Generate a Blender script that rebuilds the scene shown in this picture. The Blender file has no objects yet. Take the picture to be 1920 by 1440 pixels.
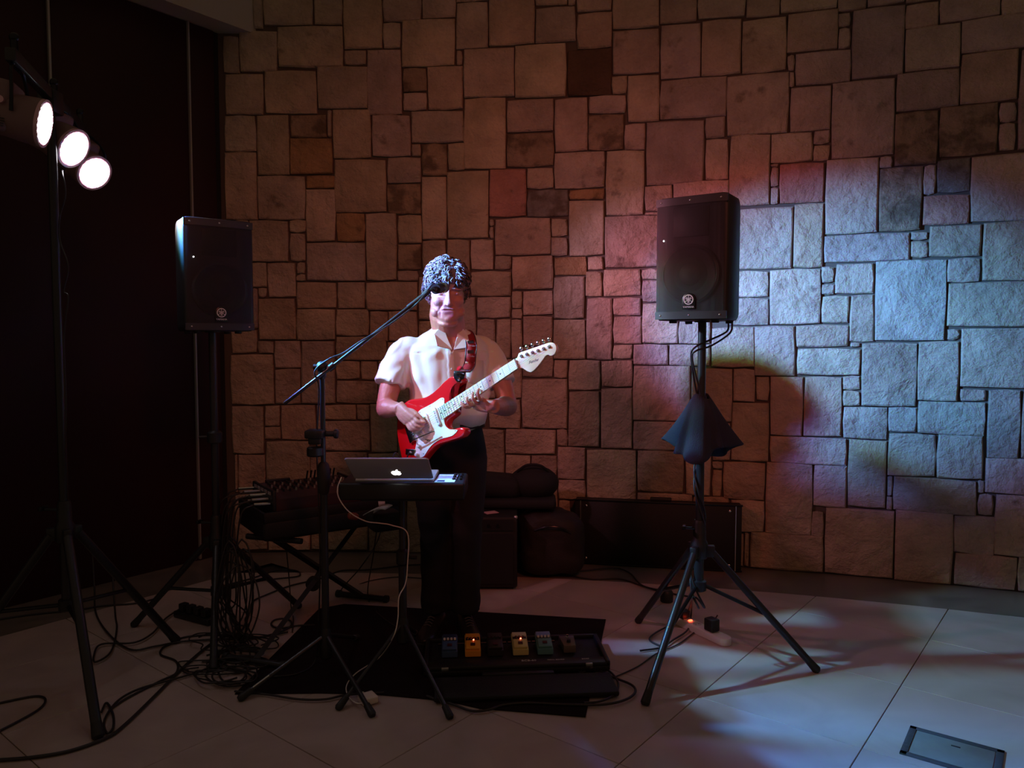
import bpy, bmesh, math, random
from math import sin, cos, pi, radians, sqrt, atan2
from mathutils import Vector, Matrix, Euler, noise

R = random.Random(7)
S = bpy.context.scene
COL = S.collection

# ------------------------------------------------------------------ camera
FPX, PITCH, EYE = 1411.2, 0.0561, 1.387
cam_d = bpy.data.cameras.new('camera')
cam = bpy.data.objects.new('camera', cam_d); COL.objects.link(cam)
cam_d.sensor_fit = 'HORIZONTAL'; cam_d.sensor_width = 36.0
cam_d.lens = 36.0 * FPX / 1920.0
cam_d.clip_start = 0.05; cam_d.clip_end = 60
cam.location = (0, 0, EYE); cam.rotation_euler = (pi/2 - PITCH, 0, 0)
S.camera = cam

# ------------------------------------------------------------------ world, view
W = bpy.data.worlds.new('room_dark'); S.world = W; W.use_nodes = True
W.node_tree.nodes['Background'].inputs[0].default_value = (1.0, 0.68, 0.42, 1)
W.node_tree.nodes['Background'].inputs[1].default_value = 0.072
S.view_settings.view_transform = 'Standard'; S.view_settings.look = 'None'
S.view_settings.exposure = 0.0; S.view_settings.gamma = 1.0
S.view_settings.use_curve_mapping = False

def spot(name, loc, target, energy, color, angle, blend=0.6, size=0.02):
    l = bpy.data.lights.new(name, 'SPOT'); l.energy = energy; l.color = color
    l.spot_size = radians(angle); l.spot_blend = blend; l.shadow_soft_size = size
    o = bpy.data.objects.new(name, l); COL.objects.link(o); o.location = loc
    d = Vector(target) - Vector(loc)
    o.rotation_euler = d.to_track_quat('-Z', 'Y').to_euler()
    return o

# three heads of the bar on the left; facing directions (azimuth, elevation)
HEADS = [dict(p=Vector((-1.615, 2.62, 2.135)), az=16, el=-11),
         dict(p=Vector((-1.765, 3.06, 2.165)), az=-7, el=-28),
         dict(p=Vector((-1.885, 3.43, 2.150)), az=-24, el=-30)]
for h in HEADS:
    a, e = radians(h['az']), radians(h['el'])
    h['d'] = Vector((cos(a)*cos(e), sin(a)*cos(e), sin(e)))
def beam(h, col, en, ang, daz=0, delv=0, off=(0, 0), blend=0.7):
    a, e = radians(h['az']+daz), radians(h['el']+delv)
    d = Vector((cos(a)*cos(e), sin(a)*cos(e), sin(e)))
    side = Vector((-sin(a), cos(a), 0)); up = side.cross(d) * -1
    p = h['p'] + h['d']*0.035 + side*off[0] + up*off[1]
    spot('stage_beam', p, p + d, en, col, ang, blend, 0.045)
# LED colours leave each head from slightly different places, as the real lamps do
beam(HEADS[0], (1.0, 0.05, 0.05), 190, 31, 17, 3, (-.01, .0), 1.0)
beam(HEADS[0], (0.05, 1.0, 0.15), 720, 28, 12, 1.5, (.01, .01), 1.0)
beam(HEADS[0], (0.04, 0.12, 1.0), 2300, 29, 12, 1.5, (.0, -.01), 1.0)
beam(HEADS[0], (0.75, 0.55, 1.0), 190, 25, 23, 3.5, (.0, .0), 1.0)
beam(HEADS[0], (1.0, 0.36, 0.50), 60, 80, 14, -4, (.0, .0), 1.0)
beam(HEADS[1], (1.0, 0.08, 0.08), 70, 50, 12, 2, (-.01, 0), 0.8)
beam(HEADS[1], (0.05, 1.0, 0.15), 230, 38, 9, 0, (.0, .01), 0.8)
beam(HEADS[1], (0.05, 0.15, 1.0), 430, 38, 9, -1, (.01, 0), 0.8)
beam(HEADS[2], (1.0, 0.5, 0.6), 120, 30, 25, 4, (-.01, 0), 0.8)
beam(HEADS[2], (0.05, 1.0, 0.2), 160, 28, 10, -1, (.01, 0), 0.9)
beam(HEADS[2], (0.05, 0.15, 1.0), 760, 27, 8, -2, (.0, 0.01), 0.9)
# dim reddish fill added high up out of view to redden the wall
spot('added_red_fill', (1.0, -0.4, 3.6), (0.1, 4.6, 1.6), 165, (1.0, 0.20, 0.13), 54, 1.0, 0.25)

# ------------------------------------------------------------------ pixel -> place helpers (1920x1440 frame)
def ray(x, y):
    u = (x-960)/FPX; v = (720-y)/FPX; c, s = cos(PITCH), sin(PITCH)
    return Vector((u, c+v*s, -s+v*c))
def fl(x, y, z=0.0):
    r = ray(x, y); t = (z-EYE)/r.z
    return Vector((r.x*t, r.y*t, z))
def at(x, y, Y):
    r = ray(x, y); t = Y/r.y
    return Vector((r.x*t, Y, EYE+r.z*t))

# ------------------------------------------------------------------ materials
MATS = {}
def nodes(m): return m.node_tree.nodes, m.node_tree.links
def mat(name, col, rough=0.5, metal=0.0, bump=0.0, bscale=40.0, var=0.0, vscale=6.0, emit=None, estr=0.0, spec=0.5, coat=0.0, sub=0.0, aniso=None):
    if name in MATS: return MATS[name]
    m = bpy.data.materials.new(name); m.use_nodes = True
    N, L = nodes(m); b = N['Principled BSDF']
    b.inputs['Base Color'].default_value = (*col, 1); b.inputs['Roughness'].default_value = rough
    b.inputs['Metallic'].default_value = metal; b.inputs['Specular IOR Level'].default_value = spec
    b.inputs['Coat Weight'].default_value = coat; b.inputs['Coat Roughness'].default_value = 0.08
    if sub: b.inputs['Subsurface Weight'].default_value = sub; b.inputs['Subsurface Scale'].default_value = 0.01
    if emit: b.inputs['Emission Color'].default_value = (*emit, 1); b.inputs['Emission Strength'].default_value = estr
    tc = N.new('ShaderNodeTexCoord')
    if bump:
        n = N.new('ShaderNodeTexNoise'); n.inputs['Scale'].default_value = bscale; n.inputs['Detail'].default_value = 6
        src = tc.outputs['Object']
        if aniso:
            mp = N.new('ShaderNodeMapping'); mp.inputs['Scale'].default_value = aniso
            L.new(src, mp.inputs[0]); src = mp.outputs[0]
        L.new(src, n.inputs[0])
        bp = N.new('ShaderNodeBump'); bp.inputs['Strength'].default_value = bump; bp.inputs['Distance'].default_value = 0.004
        L.new(n.outputs[0], bp.inputs['Height']); L.new(bp.outputs[0], b.inputs['Normal'])
    if var:
        n = N.new('ShaderNodeTexNoise'); n.inputs['Scale'].default_value = vscale; n.inputs['Detail'].default_value = 5
        L.new(tc.outputs['Object'], n.inputs[0])
        mx = N.new('ShaderNodeMix'); mx.data_type = 'RGBA'
        mx.inputs[6].default_value = (*[c*(1-var) for c in col], 1); mx.inputs[7].default_value = (*[min(1, c*(1+var)) for c in col], 1)
        L.new(n.outputs[0], mx.inputs[0]); L.new(mx.outputs[2], b.inputs['Base Color'])
    MATS[name] = m
    return m

def stone_material():
    m = bpy.data.materials.new('sandstone'); m.use_nodes = True
    N, L = nodes(m); b = N['Principled BSDF']; b.inputs['Roughness'].default_value = 0.88
    b.inputs['Specular IOR Level'].default_value = 0.25
    tc = N.new('ShaderNodeTexCoord'); oi = N.new('ShaderNodeObjectInfo')
    add = N.new('ShaderNodeVectorMath'); add.operation = 'ADD'
    comb = N.new('ShaderNodeCombineXYZ'); mul = N.new('ShaderNodeMath'); mul.operation = 'MULTIPLY'; mul.inputs[1].default_value = 40
    L.new(oi.outputs['Random'], mul.inputs[0]); L.new(mul.outputs[0], comb.inputs[2])
    L.new(tc.outputs['Object'], add.inputs[0]); L.new(comb.outputs[0], add.inputs[1])
    def noi(sc, det, typ='FBM', rough=0.55):
        n = N.new('ShaderNodeTexNoise'); n.inputs['Scale'].default_value = sc; n.inputs['Detail'].default_value = det
        n.inputs['Roughness'].default_value = rough
        n.noise_type = typ; L.new(add.outputs[0], n.inputs[0]); return n
    a = noi(5, 6); g = noi(60, 4)
    mr = N.new('ShaderNodeMapRange'); mr.inputs[1].default_value = .25; mr.inputs[2].default_value = .75
    mr.inputs[3].default_value = .72; mr.inputs[4].default_value = 1.22; L.new(a.outputs[0], mr.inputs[0])
    mr2 = N.new('ShaderNodeMapRange'); mr2.inputs[3].default_value = .85; mr2.inputs[4].default_value = 1.15; L.new(g.outputs[0], mr2.inputs[0])
    pr = N.new('ShaderNodeMath'); pr.operation = 'MULTIPLY'; L.new(mr.outputs[0], pr.inputs[0]); L.new(mr2.outputs[0], pr.inputs[1])
    sc = N.new('ShaderNodeVectorMath'); sc.operation = 'SCALE'; L.new(oi.outputs['Color'], sc.inputs[0]); L.new(pr.outputs[0], sc.inputs['Scale'])
    # blotches whose share is kept in the object's alpha
    bl = noi(9, 5); sub = N.new('ShaderNodeMath'); sub.operation = 'ADD'; L.new(bl.outputs[0], sub.inputs[0]); L.new(oi.outputs['Alpha'], sub.inputs[1])
    ss = N.new('ShaderNodeMapRange'); ss.interpolation_type = 'SMOOTHSTEP'; ss.inputs[1].default_value = 1.42; ss.inputs[2].default_value = 1.62
    L.new(sub.outputs[0], ss.inputs[0])
    mx = N.new('ShaderNodeMix'); mx.data_type = 'RGBA'; mx.inputs[7].default_value = (.10, .065, .04, 1)
    fac = N.new('ShaderNodeMath'); fac.operation = 'MULTIPLY'; fac.inputs[1].default_value = .75; L.new(ss.outputs[0], fac.inputs[0])
    L.new(fac.outputs[0], mx.inputs[0]); L.new(sc.outputs[0], mx.inputs[6]); L.new(mx.outputs[2], b.inputs['Base Color'])
    r1 = noi(6, 9, 'FBM', .63); r2 = noi(2.6, 5, 'RIDGED_MULTIFRACTAL', .5); r3 = noi(30, 5, 'FBM', .6)
    r2.inputs['Distortion'].default_value = .35; r1.inputs['Distortion'].default_value = .15
    m1 = N.new('ShaderNodeMath'); m1.operation = 'MULTIPLY_ADD'; m1.inputs[1].default_value = 1.9
    L.new(r1.outputs[0], m1.inputs[0])
    m2 = N.new('ShaderNodeMath'); m2.operation = 'MULTIPLY'; m2.inputs[1].default_value = -.5; L.new(r2.outputs[0], m2.inputs[0])
    L.new(m2.outputs[0], m1.inputs[2])
    m3 = N.new('ShaderNodeMath'); m3.operation = 'MULTIPLY_ADD'; m3.inputs[1].default_value = .10
    L.new(r3.outputs[0], m3.inputs[0]); L.new(m1.outputs[0], m3.inputs[2])
    bp = N.new('ShaderNodeBump'); bp.inputs['Strength'].default_value = 1.0; bp.inputs['Distance'].default_value = 0.045
    L.new(m3.outputs[0], bp.inputs['Height']); L.new(bp.outputs[0], b.inputs['Normal'])
    return m
STONE = stone_material()

def grille_material():
    m = bpy.data.materials.new('perforated_grille'); m.use_nodes = True
    N, L = nodes(m); b = N['Principled BSDF']
    b.inputs['Base Color'].default_value = (.010, .008, .010, 1); b.inputs['Roughness'].default_value = .45; b.inputs['Metallic'].default_value = .0
    tc = N.new('ShaderNodeTexCoord'); mp = N.new('ShaderNodeMapping'); mp.inputs['Scale'].default_value = (1, 0, 1)
    L.new(tc.outputs['Object'], mp.inputs[0])
    # staggered round holes: two wave fields multiplied on a hex lattice
    sep = N.new('ShaderNodeSeparateXYZ'); L.new(mp.outputs[0], sep.inputs[0])
    def mth(op, a, bb=None):
        n = N.new('ShaderNodeMath'); n.operation = op
        for i, v in enumerate((a, bb)):
            if v is None: continue
            if isinstance(v, (int, float)): n.inputs[i].default_value = v
            else: L.new(v, n.inputs[i])
        return n.outputs[0]
    k = 2*pi/0.0055
    x = mth('MULTIPLY', sep.outputs[0], k); z = mth('MULTIPLY', sep.outputs[2], k/1.0)
    f = mth('MULTIPLY', mth('COSINE', x), mth('COSINE', mth('MULTIPLY', z, 1.0)))
    hole = mth('GREATER_THAN', mth('ABSOLUTE', f), .42)
    tr = N.new('ShaderNodeBsdfTransparent'); ms = N.new('ShaderNodeMixShader')
    L.new(hole, ms.inputs[0]); L.new(b.outputs[0], ms.inputs[1]); L.new(tr.outputs[0], ms.inputs[2])
    L.new(ms.outputs[0], N['Material Output'].inputs[0])
    return m
GRILLE = grille_material()

def tile_material(name, col, dark):
    m = bpy.data.materials.new(name); m.use_nodes = True
    N, L = nodes(m); b = N['Principled BSDF']; b.inputs['Roughness'].default_value = .3
    tc = N.new('ShaderNodeTexCoord'); oi = N.new('ShaderNodeObjectInfo')
    comb = N.new('ShaderNodeCombineXYZ'); mul = N.new('ShaderNodeMath'); mul.operation = 'MULTIPLY'; mul.inputs[1].default_value = 30
    L.new(oi.outputs['Random'], mul.inputs[0]); L.new(mul.outputs[0], comb.inputs[2])
    add = N.new('ShaderNodeVectorMath'); add.operation = 'ADD'; L.new(tc.outputs['Object'], add.inputs[0]); L.new(comb.outputs[0], add.inputs[1])
    n = N.new('ShaderNodeTexNoise'); n.inputs['Scale'].default_value = 3.5; n.inputs['Detail'].default_value = 8; n.inputs['Distortion'].default_value = 1.2
    L.new(add.outputs[0], n.inputs[0])
    mx = N.new('ShaderNodeMix'); mx.data_type = 'RGBA'; mx.inputs[6].default_value = (*dark, 1); mx.inputs[7].default_value = (*col, 1)
    mr = N.new('ShaderNodeMapRange'); mr.inputs[1].default_value = .3; mr.inputs[2].default_value = .7
    L.new(n.outputs[0], mr.inputs[0]); L.new(mr.outputs[0], mx.inputs[0]); L.new(mx.outputs[2], b.inputs['Base Color'])
    r = N.new('ShaderNodeMapRange'); r.inputs[3].default_value = .22; r.inputs[4].default_value = .42; L.new(n.outputs[0], r.inputs[0]); L.new(r.outputs[0], b.inputs['Roughness'])
    bp = N.new('ShaderNodeBump'); bp.inputs['Strength'].default_value = .08; bp.inputs['Distance'].default_value = .002
    L.new(n.outputs[0], bp.inputs['Height']); L.new(bp.outputs[0], b.inputs['Normal'])
    return m
TILE = tile_material('porcelain_tile', (.57, .44, .40), (.46, .35, .31))
GRANITE = tile_material('dark_granite', (.20, .16, .13), (.12, .10, .085))

BLACK = mat('black_powder_coat', (.018, .017, .02), .35)
BLACKM = mat('black_steel', (.02, .02, .024), .28, .6)
RUBBER = mat('black_rubber', (.016, .014, .014), .6)
PLAST = mat('black_plastic', (.011, .010, .011), .45, bump=.15, bscale=300)
CHROME = mat('chrome', (.8, .8, .8), .15, 1.0)
STEEL = mat('steel', (.55, .55, .55), .35, 1.0)
WHITEP = mat('white_plastic', (.72, .70, .66), .4)
CABLE = mat('cable_rubber', (.02, .014, .014), .45)
CASE = mat('case_vinyl', (.007, .005, .005), .6, bump=.4, bscale=220)
ALU = mat('laptop_aluminium', (.62, .58, .56), .42, .15)
FABRIC = mat('black_nylon', (.007, .006, .006), .8, bump=.5, bscale=400)

# ------------------------------------------------------------------ mesh builder
class MB:
    def __init__(s): s.v = []; s.f = []
    def add(s, vs, fs, M=None):
        o = len(s.v)
        s.v += [tuple(M @ Vector(v)) if M else tuple(v) for v in vs]
        s.f += [tuple(i+o for i in f) for f in fs]
        return s
    def bm(s, b, M=None):
        b.verts.index_update()
        s.add([v.co.copy() for v in b.verts], [[v.index for v in f.verts] for f in b.faces], M); b.free(); return s
    def box(s, c, d, rot=None, bev=0.0, seg=2, M=None):
        b = bmesh.new(); bmesh.ops.create_cube(b, size=1)
        bmesh.ops.scale(b, vec=d, verts=b.verts)
        if bev: bmesh.ops.bevel(b, geom=b.edges[:], offset=min(bev, min(d)*.49), segments=seg, profile=.5, affect='EDGES')
        T = Matrix.Translation(c)
        if rot is not None: T = T @ (rot if isinstance(rot, Matrix) else Euler(rot).to_matrix().to_4x4())
        if M: T = M @ T
        return s.bm(b, T)
    def tube(s, pts, r, n=10, cap=True, M=None):
        pts = [Vector(p) for p in pts]
        rs = r if isinstance(r, (list, tuple)) else [r]*len(pts)
        vs, fs = [], []; up = None
        for i, p in enumerate(pts):
            t = (pts[min(i+1, len(pts)-1)] - pts[max(i-1, 0)])
            if t.length < 1e-9: t = Vector((0, 0, 1))
            t.normalize()
            if up is None:
                up = Vector((0, 0, 1)) if abs(t.z) < .9 else Vector((1, 0, 0))
            a = up - t*up.dot(t)
            if a.length < 1e-6: a = t.orthogonal()
            a.normalize(); up = a; bb = t.cross(a)
            for k in range(n):
                w = 2*pi*k/n; vs.append(p + (a*cos(w)+bb*sin(w))*rs[i])
        for i in range(len(pts)-1):
            for k in range(n):
                k2 = (k+1) % n; fs.append((i*n+k, i*n+k2, (i+1)*n+k2, (i+1)*n+k))
        if cap: fs.append(tuple(range(n-1, -1, -1))); fs.append(tuple(range((len(pts)-1)*n, len(pts)*n)))
        return s.add(vs, fs, M)
    def lathe(s, prof, n=24, M=None, cap=True):   # prof = [(r, z)] about z
        vs, fs = [], []
        for r, z in prof:
            for k in range(n): vs.append((r*cos(2*pi*k/n), r*sin(2*pi*k/n), z))
        for i in range(len(prof)-1):
            for k in range(n):
                k2 = (k+1) % n; fs.append((i*n+k, i*n+k2, (i+1)*n+k2, (i+1)*n+k))
        if cap: fs.append(tuple(range(n-1, -1, -1))); fs.append(tuple(range((len(prof)-1)*n, len(prof)*n)))
        return s.add(vs, fs, M)
    def cyl(s, a, b, r, n=16, r2=None): return s.tube([a, b], [r, r if r2 is None else r2], n)
    def ball(s, c, r, n=12, M=None, rot=None):
        if not isinstance(r, (tuple, list)): r = (r, r, r)
        b = bmesh.new(); bmesh.ops.create_uvsphere(b, u_segments=n, v_segments=max(6, n*2//3), radius=1)
        T = Matrix.Translation(c)
        if rot is not None: T = T @ (rot if isinstance(rot, Matrix) else Euler(rot).to_matrix().to_4x4())
        T = T @ Matrix.Diagonal((*r, 1))
        if M: T = M @ T
        return s.bm(b, T)
    def prism(s, poly, z0, z1, bev=0.0, seg=2, M=None):
        b = bmesh.new(); vs = [b.verts.new((x, y, z0)) for x, y in poly]
        f = b.faces.new(vs); r = bmesh.ops.extrude_face_region(b, geom=[f])
        nv = [g for g in r['geom'] if isinstance(g, bmesh.types.BMVert)]
        bmesh.ops.translate(b, vec=(0, 0, z1-z0), verts=nv)
        bmesh.ops.recalc_face_normals(b, faces=b.faces[:])
        if bev:
            ed = [e for e in b.edges if len(e.link_faces) == 2 and e.calc_face_angle(0) > 1.2 and abs(e.verts[0].co.z-e.verts[1].co.z) < 1e-6]
            bmesh.ops.bevel(b, geom=ed, offset=bev, segments=seg, profile=.5, affect='EDGES')
        return s.bm(b, M)
    def loft(s, rings, M=None):          # rings of equal length, capped
        n = len(rings[0]); vs = [p for r in rings for p in r]; fs = []
        for i in range(len(rings)-1):
            for k in range(n):
                k2 = (k+1) % n; fs.append((i*n+k, i*n+k2, (i+1)*n+k2, (i+1)*n+k))
        fs.append(tuple(range(n-1, -1, -1))); fs.append(tuple(range((len(rings)-1)*n, len(rings)*n)))
        return s.add(vs, fs, M)
    def build(s, name, m, parent=None, smooth=True, ang=35, loc=None):
        me = bpy.data.meshes.new(name); me.from_pydata(s.v, [], s.f); me.update()
        b = bmesh.new(); b.from_mesh(me); bmesh.ops.recalc_face_normals(b, faces=b.faces[:]); b.to_mesh(me); b.free()
        if smooth:
            me.shade_smooth(); me.set_sharp_from_angle(angle=radians(ang))
        if m: me.materials.append(m)
        o = bpy.data.objects.new(name, me); COL.objects.link(o)
        if parent is not None:
            o.parent = parent
        if loc is not None: o.location = loc
        return o

def empty(name, loc=(0, 0, 0), rz=0.0):
    o = bpy.data.objects.new(name, None); COL.objects.link(o); o.location = loc; o.rotation_euler = (0, 0, rz); o.empty_display_size = .1
    return o
def tag(o, label=None, cat=None, group=None, kind=None):
    if label: o['label'] = label
    if cat: o['category'] = cat
    if group: o['group'] = group
    if kind: o['kind'] = kind
    return o
def copy_tree(o, parent=None):
    c = o.copy(); COL.objects.link(c); c.parent = parent
    for ch in [x for x in bpy.data.objects if x.parent == o]: copy_tree(ch, c)
    return c
def spline(pts, per=8):
    pts = [Vector(p) for p in pts]; out = []
    P = [pts[0]*2-pts[1]] + pts + [pts[-1]*2-pts[-2]]
    for i in range(1, len(P)-2):
        a, b, c, d = P[i-1:i+3]
        for k in range(per):
            t = k/per
            out.append(.5*((2*b)+(c-a)*t+(2*a-5*b+4*c-d)*t*t+(3*b-a-3*c+d)*t**3))
    out.append(pts[-1]); return out
def text(name, body, size, M, m, parent=None, ext=.0004, align='CENTER', shear=0.0):
    c = bpy.data.curves.new('tmp', 'FONT'); c.body = body; c.size = size; c.extrude = ext; c.align_x = align; c.align_y = 'CENTER'; c.shear = shear; c.resolution_u = 3
    t = bpy.data.objects.new('tmp', c); COL.objects.link(t)
    dg = bpy.context.evaluated_depsgraph_get(); dg.update()
    me = bpy.data.meshes.new_from_object(t.evaluated_get(dg)); bpy.data.objects.remove(t); bpy.data.curves.remove(c)
    me.materials.clear(); me.materials.append(m); me.name = name
    o = bpy.data.objects.new(name, me); COL.objects.link(o); o.matrix_local = M
    if parent is not None: o.parent = parent
    return o
def frame(x, y, z, o):                   # matrix from axes and origin
    M = Matrix.Identity(4)
    for i, a in enumerate((x, y, z)):
        for k in range(3): M[k][i] = a[k]
    for k in range(3): M[k][3] = o[k]
    return M
def remesh(b, voxel, smooth=2):
    """voxel-union of the closed pieces in an MB, returned as (verts, faces)"""
    me = bpy.data.meshes.new('tmp'); me.from_pydata(b.v, [], b.f); me.update()
    bb = bmesh.new(); bb.from_mesh(me); bmesh.ops.recalc_face_normals(bb, faces=bb.faces[:]); bb.to_mesh(me); bb.free()
    o = bpy.data.objects.new('tmp', me); COL.objects.link(o)
    r = o.modifiers.new('r', 'REMESH'); r.mode = 'VOXEL'; r.voxel_size = voxel
    if smooth:
        sm = o.modifiers.new('s', 'SMOOTH'); sm.factor = .5; sm.iterations = smooth
    dg = bpy.context.evaluated_depsgraph_get(); dg.update(); e = o.evaluated_get(dg); m2 = e.to_mesh()
    vs = [v.co.copy() for v in m2.vertices]; ns = [v.normal.copy() for v in m2.vertices]; fs = [tuple(p.vertices) for p in m2.polygons]
    e.to_mesh_clear(); bpy.data.objects.remove(o); bpy.data.meshes.remove(me)
    return vs, ns, fs
def mesh_obj(name, vs, fs, m, parent=None, smooth=True):
    me = bpy.data.meshes.new(name); me.from_pydata([tuple(v) for v in vs], [], fs); me.update()
    if smooth: me.shade_smooth()
    me.materials.append(m); o = bpy.data.objects.new(name, me); COL.objects.link(o)
    if parent is not None: o.parent = parent
    return o
# ================================================================== ROOM
CX, CY, RW = -1.3, -6.1, 11.0            # the stone wall is an arc of a cylinder
def onwall(s, z, off=0.0):
    a = s/RW; r = RW-off
    return Vector((CX+r*sin(a), CY+r*cos(a), z))
def wall_sz(x, y):
    d = ray(x, y); ox, oy = -CX, -CY
    A = d.x**2+d.y**2; B = 2*(ox*d.x+oy*d.y); C = ox*ox+oy*oy-RW*RW
    t = (-B+sqrt(B*B-4*A*C))/(2*A)
    return RW*atan2(ox+d.x*t, oy+d.y*t), EYE+d.z*t
CORNER = Vector((-1.875, 4.885, 0)); LD = Vector((-.62, -.81, 0)).normalized(); LN = Vector((.81, -.62, 0)).normalized()
ZTOP = 4.7
# mortar backing
b = MB(); n = 40; s0, s1 = -.62, 6.2; vs = []; fs = []
for i in range(n+1):
    s = s0+(s1-s0)*i/n
    for off in (0.0, -.12):
        for z in (0, ZTOP): vs.append(onwall(s, z, off-.020))
for i in range(n):
    a = i*4; c = a+4
    fs += [(a, c, c+1, a+1), (a+2, a+3, c+3, c+2), (a+1, c+1, c+3, a+3), (a, a+2, c+2, c)]
fs += [(0, 1, 3, 2), (n*4, n*4+2, n*4+3, n*4+1)]
b.add(vs, fs)
MORTAR = mat('dark_mortar', (.10, .07, .05), .95, bump=.6, bscale=60)
wall = tag(b.build('wall_back', MORTAR), kind='structure')

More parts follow.
